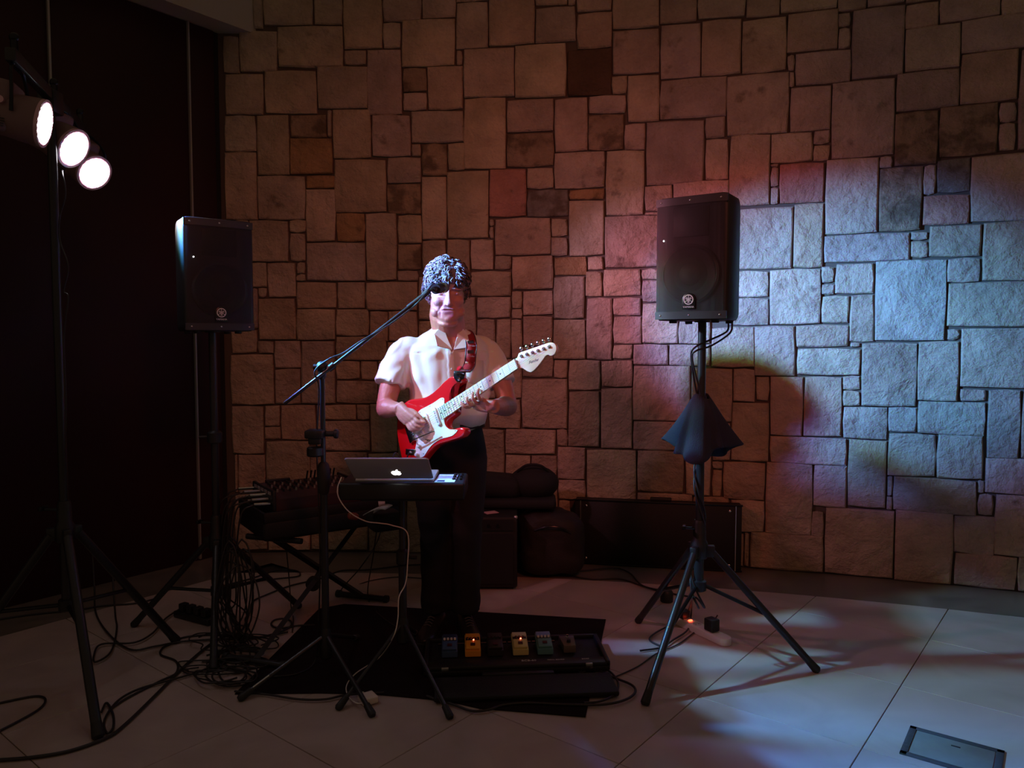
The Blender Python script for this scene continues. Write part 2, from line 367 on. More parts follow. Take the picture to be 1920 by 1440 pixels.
ST = """474 -24 492 53;493 -24 587 48;588 -24 642 46;643 -24 716.5 91.5;717.5 -24 790 40;791 -24 854.5 34;717.5 41 751.5 91;752.5 36 853.5 125;855 4 916 92;855 -24 916 3
418 67 448.5 137;449 58 520 135;520.5 49 644 127;645 93 686.5 122;687.5 92.5 753.5 216;755 127 800 172 b;756 174 800 207;801 124 868 206;855 94 867 122
868.5 90 964.5 182;421 138 494.5 215;495.5 132 594 213;595 124 690 204;421 216 480 284;481 215 542 328;543 215 612 258 b;613 206 622 257;543 259 623.5 327 o;624 205 695.5 297;697 215.5 770 294
771 207 869 268;771 269.5 789.5 293;790 269 838.5 330 b;839.5 267 872 319;869.5 183 948.5 317;421 285 482 412;483 329 572.5 412;573.5 328.5 627.5 353 o;573.5 354.5 629 453
626 298.5 724.5 398;725.5 294 789.5 343;725.5 344.5 789 401.5 b;790.5 331 837 449;838 320 916 447;630.5 399 684.5 453.5 o;685.5 400 744 526;745 402.5 791 456;745 458 790 506 b;745 507.5 784 526.5
791.5 450 836 515;837 449 881 556;882 448.5 925 506;430 413 467 490;468 413 541 491;542 412 574 436;543 437 573 490;574.5 455 685 527;468 492 500 538;501 492 554.5 558
555.5 492 572 513;555.5 514 573 527;472 540 483 617;484 540 500 558;484.5 559.5 554.5 637;555.5 528.5 631 578;632 528.5 684 578;685 528 783 582;784.5 518 836 600;555.5 579 628 638
629 579 692 630;693 583 727 640;728 583 782.5 640;433 618 482 662;483 639 513 662.5;514 639 563.5 690;564.5 639 628 757.5;629.5 631.5 725 675.5;629.5 676.5 675 712;676 676.5 708 712
709 676.5 783 756;726.5 641.5 783 675;432 664 514 759.5;515 691.5 563.5 758;629.5 713.5 708 757;434 761.5 494.5 851;495.5 760.5 525 799;496 800.5 525.5 824.5;526.5 759 592 825;593 759 601 846
602.5 758.5 668 788;669 758.5 693 788;602.5 789.5 693 846;694 757.5 745 848;440 852.5 446 924;447 852.5 498 925;499 826 581 905;582 847.5 688.5 905;689.5 849.5 760 905;440 926 500 1032
501 906.5 581 1032;582 906.5 690 1032;691 906.5 762 1034;784 601 860 700;784 701 860 800;746 801 860 904;763 906 870 1038;861 557 892.5 672;893.5 598 929 672;930 598 957.5 673
917 -24 1002.5 84.5;1003.5 -24 1064 10;1065 -24 1079.5 9.5;1003.5 12 1079.5 79.5;1080.5 -24 1147.5 21;1081 22.5 1147.5 91;1148.5 -24 1236 54;1237 -24 1307 43;1308 -24 1398 33.5
965.5 82 1062 183;1063 92 1146 180 d;1148.5 55.5 1236.5 138;1237.5 45 1314 146;1315 36 1389.5 141.5;1147 142 1176 175.5;1176.5 140 1236.5 229;1237.5 146.5 1363 221;949.5 186 1038.5 247
950 249 1038.5 313 b;1039.5 183.5 1102 284.5;1103 178 1173.5 212.5;1103 214 1169.5 282 b;1170.5 231 1209.5 281;1211 226.5 1321 345.5;1322.5 218.5 1359.5 258.5;1322.5 260 1366 337.5
917 317 987 406.5 r;988 314.5 1038 354;988 355.5 1066 407 g;1039 284.5 1134.5 353.5;1067 354 1132.5 374.5 o;1066.5 375.5 1133 479.5;1136 282 1207.5 404.5;1208.5 347 1260.5 396;1208.5 397.5 1236 404 r;1262 338.5 1366.5 388
917 411 926 424;917 425 926 447;927.5 408.5 1032.5 478;1033.5 409 1064 443.5;1032.5 444.5 1064 479.5;927 479 958.5 506;959.5 479.5 1037.5 543;1038.5 481 1100 517 o;1101.5 481 1131 506.5;1133.5 405 1235 502
881.5 508 958 555.5;1097.5 508 1129 556;1130.5 504.5 1201.5 555.5;1202.5 503.5 1235 524;1203.5 525.5 1235 567;1037.5 518 1096.5 598;893.5 557 957.5 597;958.5 545 979 577.5;980 544.5 1036.5 591;958.5 579 979 597.5
930 674 978 747.5;958.5 599 979 673;980.5 592 1037 648.5;979.5 650 1037 708;1038 599.5 1098 673.5;1099 557.5 1148 674.5;1149.5 557 1201.5 591;1149.5 592.5 1202.5 645;1203.5 568.5 1271 644.5;1272 600 1332 644.5
1149 646 1185.5 673.5;1186.5 645.5 1253 684.5;1254.5 645.5 1332 686;1038.5 675 1064.5 709;1066 674.5 1126 732.5;1127 675.5 1186 726;1187 686 1294 789;1295 690.5 1374 791;916 748.5 976.5 803.5;978 710 1064.5 803.5
1065.5 733.5 1124.5 837;1126 727.5 1185.5 841.5;900 804.5 946 905;947 804.5 1042 852.5;1043.5 804.5 1064.5 837;1186.5 789.5 1284.5 844.5;900 700 929 747;861 673 929 699;861 700 899 803
947 853.5 994 911;995 854 1044 896;1045 838.5 1098 899.5;1099.5 843 1193.5 941;1195 845 1282.5 923;995 897 1045 1036;1046 900.5 1098 937.5;1046 938.5 1070 986;1195 924.5 1298 960;1285 806 1333 929.5
900 912 994 1040;871 906 899 1040;1366 389.5 1487 505;1488 381 1543.5 502;1367.5 252.5 1444 386.5;1445 248.5 1524 305.5;1525.5 243.5 1556.5 270;1525.5 271.5 1556 301.5;1445 314 1460 350;1445 351 1460 382.5
1445 306.5 1460 313;1461.5 305 1546 381 r;1547.5 297 1647.5 438;1362.5 138 1479.5 252;1390.5 34.5 1475 136;1399.5 -24 1463 31;1464 -24 1570.5 20;1476 21.5 1571 95.5;1572 24 1596 50.5;1572 51.5 1596 90.5
1572 -24 1626 19;1627 -24 1697 9;1597.5 13 1696 144.5;1476.5 103 1490 132.5;1480 134 1490 163;1491.5 96 1596 158;1480.5 161.5 1558.5 246;1559.5 150.5 1678 294.5;1697.5 4 1761.5 52;1762.5 -24 1876.5 36.5
1877.5 -24 1985 25;1698 -24 1761 2;1697.5 48.5 1801 130;1680 132 1800 205;1802.5 30 1925 94.5;1801 95 1909 192;1911 87 2000 279;1926 28 2000 84;1678 208.5 1759.5 309 b;1760.5 196 1872 291.5 b;1874 190.5 1906 229;1873 230 1904.5 282
1649 291.5 1674 315;1648.5 313 1729.5 433 b;1730.5 309 1755 365;1757 296.5 1820.5 361 g;1730.5 364.5 1818.5 421.5 r;1820 286 2000 414;1545 438.5 1707 491;1708 433.5 1740 450.5;1708 451.5 1741 483;1742 421.5 1841 481.5
1842.5 412.5 2000 525;1776.5 483 1838 530;1776.5 527.5 2000 613;1366 508 1440.5 557.5;1366 558.5 1441.5 609.5;1442.5 504 1539.5 608;1540.5 499.5 1565 530;1540.5 531.5 1565 553;1566 494 1639.5 551;1540.5 554 1592.5 606
1594 551.5 1639.5 641;1640.5 487 1774.5 638.5 x;1492.5 608.5 1592.5 651;1594 642 1613.5 651;1413.5 610.5 1491.5 705;1334 613 1416 689.5;1493.5 652.5 1613.5 704.5;1614.5 642 1719.5 762;1720.5 639.5 1799.5 751.5;1777 616 1800 637
1801 614.5 2000 728.5;1375 691 1416.5 753.5;1418 706.5 1442.5 751.5;1443.5 706 1506.5 817.5;1507.5 705.5 1579 819;1580 704.5 1613.5 731;1580 732.5 1613.5 761.5;1800.5 729.5 1849.5 752.5;1850.5 730 1914 860.5;1915 732 2000 861
1371 754.5 1442.5 865;1336 793 1370 811.5;1335.5 812.5 1370 864;1443.5 819 1588 871;1580 763 1664 823;1665 763.5 1719.5 811.5;1720.5 753.5 1848.5 815.5;1589 824.5 1661.5 951.5;1664.5 812.5 1755 893;1756.5 815.5 1844.5 898
1847 861 2000 928;1335.5 865 1355 880;1335 881 1354 932.5;1355.5 866 1434.5 937;1435 868 1524 1003.5;1525 871.5 1588 951.5;1664 893 1673.5 930;1662.5 931 1673.5 956.5;1674.5 896.5 1831.5 962.5;1833 900 1845.5 925
1833 926.5 1863 967;1864.5 929 2000 1046;1299 931 1368 961;1369.5 937.5 1433.5 998.5;1521 958.5 1545.5 1007.5;1546.5 953.5 1676.5 1080;1678 957.5 1787 1092;1788 967.5 1866.5 1040;1789 1040 1906.5 1103;1907.5 1048 2000 1114
1405.5 1000.5 1544.5 1069;1395 999 1404 1062;1046 988 1100 1050;1101 942 1194 1054;1195 961.5 1290 1056;1291 962 1368 1060;1369 1000 1394 1061;1236 390 1365 501;1236 503 1365 598;875 94 880 95"""
PAL = [(.50, .375, .27), (.47, .35, .255), (.53, .40, .285), (.45, .34, .26), (.50, .36, .25), (.55, .42, .31), (.48, .37, .28)]
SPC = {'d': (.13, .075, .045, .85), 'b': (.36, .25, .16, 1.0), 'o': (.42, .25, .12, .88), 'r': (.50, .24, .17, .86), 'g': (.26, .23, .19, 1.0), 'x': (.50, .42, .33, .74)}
rs = random.Random(3)
def stone_mesh(hw, hh, depth, me_name='stone'):
    """one quarry-faced block: uneven outline, chipped arris, bulging face (46 triangles)"""
    per = []
    cor = [(-hw, -hh), (hw, -hh), (hw, hh), (-hw, hh)]
    for i in range(4):
        a, c = cor[i], cor[(i+1) % 4]
        for t in (0, .5):
            x = a[0]+(c[0]-a[0])*t; y = a[1]+(c[1]-a[1])*t
            if t == 0:
                x *= 1-rs.random()*.008/max(hw, .02); y *= 1-rs.random()*.008/max(hh, .02)
            else:
                x += rs.uniform(-.0025, .0025); y += rs.uniform(-.0025, .0025)
            per.append((x, y))
    ins = min(.006, hw*.3, hh*.3); vs = []
    for x, y in per: vs.append((x, y, -.03))
    for x, y in per: vs.append((x, y, depth-rs.uniform(.004, .008)))
    for x, y in per: vs.append((x*(1-ins/hw*rs.uniform(.7, 1.8)), y*(1-ins/hh*rs.uniform(.7, 1.8)), depth+rs.uniform(-.002, .004)))
    cz = depth+rs.uniform(0, .006)*min(1, min(hw, hh)/.09)
    vs.append((rs.uniform(-.3, .3)*hw, rs.uniform(-.3, .3)*hh, cz))
    fs = []
    for r in range(2):
        for k in range(8):
            k2 = (k+1) % 8; fs.append((r*8+k, r*8+k2, r*8+8+k2, r*8+8+k))
    for k in range(8): fs.append((16+k, 16+(k+1) % 8, 24))
    return vs, fs
def wall_frame(s, z):
    a = s/RW
    return frame(Vector((cos(a), -sin(a), 0)), Vector((0, 0, 1)), Vector((-sin(a), -cos(a), 0)), onwall(s, z))
RECS = ST.replace('\n', ';').split(';')
def area(rec):
    q = list(map(float, rec.split()[:4])); return (q[2]-q[0])*(q[3]-q[1])
SMALL = set(sorted(range(len(RECS)), key=lambda i: area(RECS[i]))[:30]); chips = MB()   # the 30 smallest are joined
for ri, rec in enumerate(RECS):
    q = rec.split(); x0, y0, x1, y1 = map(float, q[:4]); code = q[4] if len(q) > 4 else None
    cx, cy = (x0+x1)/2, (y0+y1)/2
    sa = wall_sz(x0, cy)[0]; sb = wall_sz(x1, cy)[0]; za = wall_sz(cx, y1)[1]; zb = wall_sz(cx, y0)[1]
    za = max(za, .002)
    hw, hh = (sb-sa)/2-.0008, (zb-za)/2-.0008
    if hw < .006 or hh < .006: continue
    depth = rs.uniform(.0, .006)+(.004 if hw*hh > .012 else 0)
    vs, fs = stone_mesh(hw, hh, depth)
    if ri in SMALL: chips.add(vs, fs, wall_frame((sa+sb)/2, (za+zb)/2)); continue
    me = bpy.data.meshes.new('stone'); me.from_pydata(vs, [], fs); me.update(); me.shade_smooth(); me.set_sharp_from_angle(angle=radians(28)); me.materials.append(STONE)
    o = bpy.data.objects.new('stone', me); COL.objects.link(o); o.parent = wall; o.matrix_local = wall_frame((sa+sb)/2, (za+zb)/2)
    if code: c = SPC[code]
    else:
        p = rs.choice(PAL); k = rs.uniform(.9, 1.1); c = (p[0]*k, p[1]*k*rs.uniform(.96, 1.03), p[2]*k*rs.uniform(.93, 1.05), rs.choice([.6, .64, .7, .76, .86]))
    o.color = c
o = chips.build('small_stones', STONE, wall, ang=28); o.color = (.49, .37, .27, .7); tag(o, kind='stuff')
# stones above and to the right of the picture, joined
b = MB(); z = 4.02
for (sa, sb, z0, z1) in [(-.45, 3.9, 4.03, 4.68), (4.405, 6.1, .01, 4.68)]:
    z = z0
    while z < z1-.05:
        h = min(rs.uniform(.16, .34), z1-z); s = sa
        while s < sb:
            w = rs.uniform(.2, .48); vs, fs = stone_mesh(w/2-.003, h/2-.003, rs.uniform(0, .012)); b.add(vs, fs, wall_frame(s+w/2, z+h/2)); s += w
        z += h
o = b.build('stones', STONE, wall); o.color = (.5, .38, .28, .84); tag(o, kind='stuff')

# left wall of dark panels with bright metal joints, a plastered bulkhead above
DARKW = mat('dark_stained_panel', (.032, .0065, .008), .5, var=.35, vscale=2.5, spec=.3)
def onleft(d, z, off=0.0): return CORNER + LD*d + LN*off + Vector((0, 0, z))
LM = frame(LD, Vector((0, 0, 1)), LN, CORNER)       # x along the wall, y up, z into the room
b = MB(); b.box((1.9, 2.35, -.06), (4.2, 4.7, .1), M=LM); lw = tag(b.build('wall_left', mat('panel_backing', (.01, .005, .005), .8)), kind='structure')
def along(px_x, px_y):      # where a base pixel meets the wall's foot
    p = fl(px_x, px_y)-CORNER; return p.dot(LD)
dd = [.02, .20, .985, 1.77, 2.55, 3.34, 4.0]
for i in range(6):
    a, c = dd[i]+.007, dd[i+1]-.007
    b = MB(); b.box(((a+c)/2, 1.67, .0), (c-a, 3.34, .028), bev=.003, M=LM); b.build('panel', DARKW, lw)
TRIM = mat('aluminium_joint', (.40, .38, .36), .4, .4)
for i in (1, 2, 3, 4):
    b = MB(); b.box((dd[i], 1.675, .011), (.013, 3.33, .03), M=LM)
    b.box((dd[i]+.004, 1.675, .028), (.004, 3.33, .006), M=LM); b.build('joint_strip', TRIM, lw)
PLASTER = mat('plaster', (.42, .36, .28), .9, bump=.3, bscale=80)
b = MB(); b.prism([(-.3, -.01), (4.0, -.01), (4.0, .175), (-.3, .175)], 3.345, ZTOP, M=frame(LD, LN, Vector((0, 0, 1)), CORNER)); tag(b.build('trim_1', PLASTER), kind='structure')

# ------------------------------------------------------------------ floor
ARC = 10.56
HP = []                                   # convex room outline inside the dark border strip
for i in range(60):
    a = -.1+i*.6/59; HP.append(Vector((CX+ARC*sin(a), CY+ARC*cos(a), 0)))
def clip(poly, inside, cut):
    out = []
    for i, p in enumerate(poly):
        q = poly[(i+1) % len(poly)]; a, c = inside(p), inside(q)
        if a >= 0: out.append(p)
        if (a >= 0) != (c >= 0): out.append(p+(q-p)*(a/(a-c)))
    return out
LOFF = .43
def clip_room(poly):
    for i in range(0, 59):
        p, q = HP[i], HP[i+1]; nrm = Vector((q.y-p.y, -(q.x-p.x), 0))
        f = lambda v, p=p, nrm=nrm: (v-p).dot(nrm)
        if min(f(v) for v in poly) >= 0: continue
        poly = clip(poly, f, None)
        if len(poly) < 3: return []
    g = lambda v: (v-CORNER).dot(LN)-LOFF
    poly = clip(poly, g, None) if min(g(v) for v in poly) < 0 else poly
    return poly if len(poly) >= 3 else []
b = MB(); vs = [Vector((-5, -1.2, -.02)), Vector((5.2, -1.2, -.02)), Vector((5.2, 5.2, -.02)), Vector((-5, 5.2, -.02))]
b.add([*vs, *[v+Vector((0, 0, -.1)) for v in vs]], [(0, 1, 2, 3), (7, 6, 5, 4), (0, 4, 5, 1), (1, 5, 6, 2), (2, 6, 7, 3), (3, 7, 4, 0)])
floor = tag(b.build('floor', mat('grout', (.05, .035, .03), .9), smooth=False), kind='structure')
GA, GS, GO = -.6739, .600, Vector((-.1161, 2.7784, 0))
gx, gy = Vector((cos(GA), sin(GA), 0)), Vector((-sin(GA), cos(GA), 0))
def tile(poly, m):
    c = sum(poly, Vector())/len(poly); top = [c+(p-c)*(1-.0022/max((p-c).length, .01)) for p in poly]
    k = len(poly); vs = [(p.x-c.x, p.y-c.y, -.018) for p in top]+[(p.x-c.x, p.y-c.y, -.0015) for p in top]+[((p.x-c.x)*.996, (p.y-c.y)*.996, 0) for p in top]
    fs = [tuple(range(2*k, 3*k))]
    for r in (0, 1):
        for i in range(k): j = (i+1) % k; fs.append((r*k+i, r*k+j, r*k+k+j, r*k+k+i))
    me = bpy.data.meshes.new('floor_tile'); me.from_pydata(vs, [], fs); me.update(); me.materials.append(m)
    o = bpy.data.objects.new('floor_tile', me); COL.objects.link(o); o.parent = floor; o.location = c; return o
for i in range(-9, 10):
    for j in range(-9, 10):
        o_ = GO+gx*(i*GS)+gy*(j*GS); poly = [o_, o_+gx*GS, o_+gx*GS+gy*GS, o_+gy*GS]
        c = (poly[0]+poly[2])/2
        if not (-4.4 < c.x < 4.8 and .3 < c.y < 5.4): continue
        poly = clip_room(poly)
        if poly: tile(poly, TILE)
# dark granite border following both walls
b = MB(); vs, fs = [], []
for i in range(61):
    a = -.12+i*.62/60
    for r in (ARC+.001, RW+.01): vs.append(Vector((CX+r*sin(a), CY+r*cos(a), -.0005)))
pts = []
k = 0
inn = [v for v in vs[0::2] if (v-CORNER).dot(LN) > LOFF]; out = [v for v in vs[1::2] if (v-CORNER).dot(LN) > LOFF]
m_ = min(len(inn), len(out)); inn, out = inn[-m_:], out[-m_:]
b.add(inn+out, [(i, i+1, m_+i+1, m_+i) for i in range(m_-1)])
c0 = inn[0]; e0 = CORNER+LN*LOFF+LD*4.2; e1 = CORNER+LD*4.2; e2 = CORNER+Vector((0, 0, 0)); o0 = out[0]
f0 = CORNER+LN*LOFF; t0 = (c0-CORNER).dot(LD); c1 = CORNER+LN*(LOFF)+LD*t0
P = [o0, c0, c1, e0, e1, e2]; b.add([Vector((p.x, p.y, -.0005)) for p in P], [(0, 1, 2, 5), (2, 3, 4, 5)])
tag(b.build('trim_2', GRANITE, smooth=False), kind='structure')
# ================================================================== EQUIPMENT
# carpet under the player
mp = [fl(598, 1143), fl(645, 1134), fl(1136, 1163), fl(1098, 1346), fl(1000, 1338), fl(900, 1330), fl(856, 1320), fl(810, 1313), fl(700, 1303), fl(600, 1301), fl(440, 1303)]
b = MB(); b.prism([(p.x, p.y) for p in mp], .0005, .006, bev=.002)
tag(b.build('carpet', mat('black_carpet', (.022, .012, .013), .98, bump=1, bscale=700, spec=.1)), 'thin black carpet lying under the guitarist and the pedal board', 'carpet')

def foot_cap(p, d, r, parent):
    b = MB(); d = d.normalized(); b.tube([p-d*.045, p-d*.004, p+d*.004, p+d*.012], [r*1.0, r*1.18, r*1.18, r*.8], 14); return b.build('rubber_foot', RUBBER, parent)
def tripod(name, label, cat, c, hub, feet, top, rleg=.0155, rpole=.0175, rlow=.021, low=.30, brace_at=.55, group=None, zf=.012):
    root = empty(name, (c.x, c.y, 0)); tag(root, label, cat, group)
    L = lambda p: Vector((p.x-c.x, p.y-c.y, p.z))
    b = MB(); b.cyl((0, 0, low), (0, 0, hub+.13), rlow); b.build('lower_pole', BLACK, root)
    b = MB(); b.cyl((0, 0, hub+.10), (0, 0, top), rpole); b.build('upper_pole', BLACK, root)
    b = MB(); b.lathe([(rlow+.012, hub-.03), (rlow+.016, hub-.02), (rlow+.016, hub+.035), (rlow+.008, hub+.05), (rlow+.006, hub+.12), (rlow+.001, hub+.135)], 20)
    for f in feet:
        d = Vector((f.x-c.x, f.y-c.y, 0)).normalized(); b.box(d*(rlow+.022)+Vector((0, 0, hub+.002)), (.045, .03, .05), (0, 0, atan2(d.y, d.x)), bev=.005)
    b.build('hub', PLAST, root)
    b = MB(); b.lathe([(rlow+.003, low-.01), (rlow+.012, low-.005), (rlow+.012, low+.035), (rlow+.003, low+.04)], 18); b.build('collar', PLAST, root)
    b = MB(); b.cyl((-rlow, -.01, hub+.10), (-rlow-.045, -.02, hub+.105), .006, 8); b.box((-rlow-.05, -.022, hub+.108), (.014, .04, .018), (0, 0, -.3), bev=.004); b.build('knob', BLACKM, root)
    for f in feet:
        d = Vector((f.x-c.x, f.y-c.y, 0)).normalized(); a = d*(rlow+.03)+Vector((0, 0, hub)); e = L(f)+Vector((0, 0, zf))
        b = MB(); b.cyl(a, e, rleg, 14); leg = b.build('leg', BLACK, root)
        foot_cap(e, e-a, rleg, leg)
        q = a.lerp(e, brace_at); MB().ball(q+Vector((0, 0, rleg)), .006, 8).build('bolt', CHROME, leg); MB().ball(a+Vector((0, 0, .012)), .006, 8).build('bolt', CHROME, leg)
        b = MB(); g = d*(rlow+.01)+Vector((0, 0, low+.012)); u = (q-g).normalized()
        b.tube([g, q], .0085, 8); b.build('brace', BLACKM, root)
    return root

def speaker(name, loc, rz, label):
    t = empty(name, loc, rz); tag(t, label, 'speaker', 'loudspeakers on the tripods')
    w, d, h = .1525, .148, .502
    def plan(wf, wm, wb, yf, yb):
        return [(-wf, yf+.012), (-wf+.012, yf), (wf-.012, yf), (wf, yf+.012), (wm, yf+.16), (wb, yb-.05), (wb-.03, yb), (-wb+.03, yb), (-wb, yb-.05), (-wm, yf+.16)]
    rings = []
    for z, k in ((0, .93), (.012, .985), (.03, 1), (h-.05, 1), (h-.02, .985), (h-.004, .95), (h, .90)):
        rings.append([(x*k, y if y < -d+.03 and False else y*(1-(1-k)*.6), z) for x, y in plan(w, .148, .112, -d+.006, d)])
    b = MB(); b.loft(rings); b.build('cabinet', PLAST, t, ang=50)
    # rear rim and handle on top
    b = MB(); b.box((0, .02, h-.002), (.15, .035, .012), bev=.005); b.build('handle', PLAST, t)
    # recessed baffle with woofer, seen through the grille
    b = MB(); b.box((0, -d+.008, h/2), (.275, .012, .46)); b.build('baffle', mat('baffle_grey', (.025, .022, .028), .5), t)
    b = MB(); Mw = Matrix.Translation((0, -d-.001, .185)) @ Matrix.Rotation(pi/2, 4, 'X'); b.lathe([(.122, -.002), (.122, .004), (.112, .006), (.104, .001), (.05, -.004), (.04, .002), (0.001, .004)], 40, M=Mw); b.build('woofer', mat('cone_paper', (.008, .008, .01), .6), t)
    b = MB(); b.box((0, -d+.001, .395), (.15, .006, .12), bev=.02, seg=3); b.build('horn', mat('horn_black', (.012, .012, .014), .4), t)
    # slightly bowed grille
    n = 14; vs, fs = [], []
    for i in range(n+1):
        u = -1+2*i/n; x = u*(w-.006); y = -d-.010+.010*abs(u)**3.2
        for z in (.034, h-.036): vs.append((x, y, z))
    for i in range(n): a = i*2; fs.append((a, a+2, a+3, a+1))
    b = MB(); b.add(vs, fs); b.build('grille', GRILLE, t)
    for z0, z1 in ((.004, .035), (h-.037, h-.006)):
        vs = []; fs = []
        for i in range(n+1):
            u = -1+2*i/n; x = u*(w-.003); y = -d-.011+.010*abs(u)**3.2
            for z in (z0, z1): vs += [(x, y, z), (x, y+.012, z)]
        for i in range(n):
            a = i*4; c = a+4; fs += [(a, c, c+2, a+2), (a+1, a+3, c+3, c+1), (a+2, c+2, c+3, a+3), (a, a+1, c+1, c)]
        fs += [(0, 2, 3, 1), (n*4, n*4+1, n*4+3, n*4+2)]
        b = MB(); b.add(vs, fs); fr = b.build('grille_frame', mat('frame_black', (.03, .027, .032), .4), t)
        for x in (-.125, 0, .125):
            b = MB(); zz = (z0+z1)/2; b.ball((x, -d-.011+.010*abs(x/w)**3.2, zz), (.004, .0025, .004), 8); b.build('screw', STEEL, fr)
    b = MB(); b.prism([(.027*cos(a), .027*sin(a)) for a in [k*pi/10 for k in range(11)]]+[(-.027, -.038), (.027, -.038)], 0, .004, bev=.001, M=Matrix.Translation((0, -d-.010, .082)) @ Matrix.Rotation(pi/2, 4, 'X')); bd = b.build('badge', mat('badge_black', (.006, .006, .007), .3), t)
    EM = mat('badge_silver', (.80, .72, .74), .35, .3)
    Mb = Matrix.Translation((0, -d-.0148, .082)) @ Matrix.Rotation(pi/2, 4, 'X')
    b = MB(); b.lathe([(.0168, 0), (.0168, .001), (.0205, .001), (.0205, 0)], 36, M=Mb, cap=False)
    for k in range(3):      # three crossed tuning forks
        M2 = Mb @ Matrix.Rotation(pi/2+k*2*pi/3, 4, 'Z')
        b.box((.0075, 0, .0005), (.019, .0022, .001), M=M2); b.box((-.006, 0, .0005), (.014, .002, .001), M=M2)
        for sgn in (-1, 1): b.box((-.0075, sgn*.0032, .0005), (.012, .0015, .001), M=M2)
        b.box((-.0018, 0, .0005), (.0015, .0072, .001), M=M2)
    b.build('emblem', EM, bd, smooth=False)
    text('lettering', 'YAMAHA', .0115, Matrix.Translation((0, -d-.015, .052)) @ Matrix.Rotation(pi/2, 4, 'X'), EM, bd, ext=.0004)
    b = MB(); b.ball((-.112, -d-.008, .325), (.0034, .003, .0034), 8); b.build('indicator_light', mat('led_white', (1, 1, 1), .4, emit=(.95, .95, 1), estr=4), t)
    for x in (-.09, .09):
        for y in (-.10, .08):
            b = MB(); b.lathe([(.014, -.011), (.016, -.009), (.016, .004)], 14, M=Matrix.Translation((x, y, 0))); b.build('rubber_foot', RUBBER, t)
    b = MB(); b.lathe([(.03, -.006), (.034, -.004), (.034, .005)], 20); b.build('pole_cup', PLAST, t)
    b = MB(); b.box((0, d-.004, .2), (.15, .012, .26), bev=.004)
    for z in (.12, .2, .28): b.cyl((-.04, d+.002, z), (-.04, d+.012, z), .008, 10)
    b.build('rear_panel', PLAST, t)
    return t
# right loudspeaker and its stand
RC = Vector((.804, 3.19, 0))
tripod('speaker_stand', 'black tripod stand with spread legs under the right loudspeaker, towel hanging from it', 'speaker stand', RC, .49, [fl(1210, 1322), fl(1197, 1168), fl(1530, 1260)], 1.475, low=.325, group='tripod stands carrying loudspeakers')
speaker('loudspeaker', (RC.x, RC.y, 1.475), radians(-124+90), 'black loudspeaker with grey mesh grille on the right, before the lit stones')
# left loudspeaker
LC = Vector((-1.40, 3.524, 0))
tripod('speaker_stand', 'black tripod stand in the dark corner carrying the left loudspeaker', 'speaker stand', LC, .433, [fl(252, 1175), fl(560, 1140), fl(400, 1258)], 1.435, low=.19, group='tripod stands carrying loudspeakers')
speaker('loudspeaker', (LC.x, LC.y, 1.435), radians(-54+90), 'black loudspeaker on the left beside the dark panelled wall')
# extra joint collars on the left pole
b = MB(); b.lathe([(.02, .98), (.034, .985), (.034, 1.03), (.02, 1.04)], 16, M=Matrix.Translation((LC.x, LC.y, -.07))); b.cyl((LC.x-.03, LC.y, .94), (LC.x-.07, LC.y-.01, .94), .007, 8)
cl = b.build('clamp_collar', PLAST); st2 = bpy.data.objects['speaker_stand.001']; cl.parent = st2; cl.matrix_parent_inverse = Matrix.Translation((-LC.x, -LC.y, 0))

# towel over the right stand
def towel():
    n, m = 96, 16; vs = []; fs = []
    for j in range(m+1):
        t = j/m; z = 1.155-t*.232
        for i in range(n):
            a = 2*pi*i/n; r = .030+.098*t**.85
            r *= 1+.26*t*sin(3*a+.9)+.13*t*sin(7*a+2)+.05*t*sin(11*a)
            zz = z - .03*t*t*sin(2*a-.6) + .012*t*sin(5*a+1)
            if j == 0: zz += .012*sin(a*2)
            vs.append((r*cos(a)*1.08, r*sin(a)*.78, zz))
    for j in range(m):
        for i in range(n): k = (i+1) % n; fs.append((j*n+i, j*n+k, (j+1)*n+k, (j+1)*n+i))
    o = mesh_obj('towel', vs, fs, mat('navy_terry', (.022, .024, .042), .95, bump=1.0, bscale=260)); o.location = (RC.x, RC.y, 0)
    s = o.modifiers.new('thick', 'SOLIDIFY'); s.thickness = .006; s.offset = 0
    return o
tag(towel(), 'small dark navy towel draped round the pole of the right loudspeaker stand', 'towel')

# stage light stand with bar
TC = Vector((-1.785, 2.967, 0))
lst = tripod('light_stand', 'tall black tripod stand at far left holding the bar of stage lights', 'light stand', TC, .62, [fl(184, 1385), fl(330, 1205), Vector((-2.26, 2.90, 0))], 2.34, rleg=.018, rpole=.0165, rlow=.02, low=.32, brace_at=.5)
BD = Vector((-.305, 1, 0)).normalized()
b = MB(); b.box((BD.x*.06, BD.y*.06, 2.335), (.035, 1.02, .045), (0, 0, atan2(BD.y, BD.x)-pi/2), bev=.006); b.box((0, 0, 2.31), (.07, .07, .09), bev=.01); b.build('crossbar', BLACK, lst)
for kx in (-.40, .06, .46):
    b = MB(); q = BD*kx; b.cyl((q.x, q.y, 2.36), (q.x, q.y, 2.40), .013, 10); b.ball((q.x, q.y, 2.405), .017, 10); b.build('bar_knob', BLACKM, lst)
LENS = mat('led_lens', (1, .9, .95), .3, emit=(1.0, .80, .93), estr=9)
LEDM = mat('led_core', (1, 1, 1), .3, emit=(.95, .95, 1), estr=22)
LEDGE = mat('lens_edge', (.9, .4, .5), .3, emit=(1.0, .22, .42), estr=.9)
RIM = mat('lens_rim', (.75, .45, .55), .25, .3)
HOUS = mat('lamp_housing', (.22, .13, .14), .45)
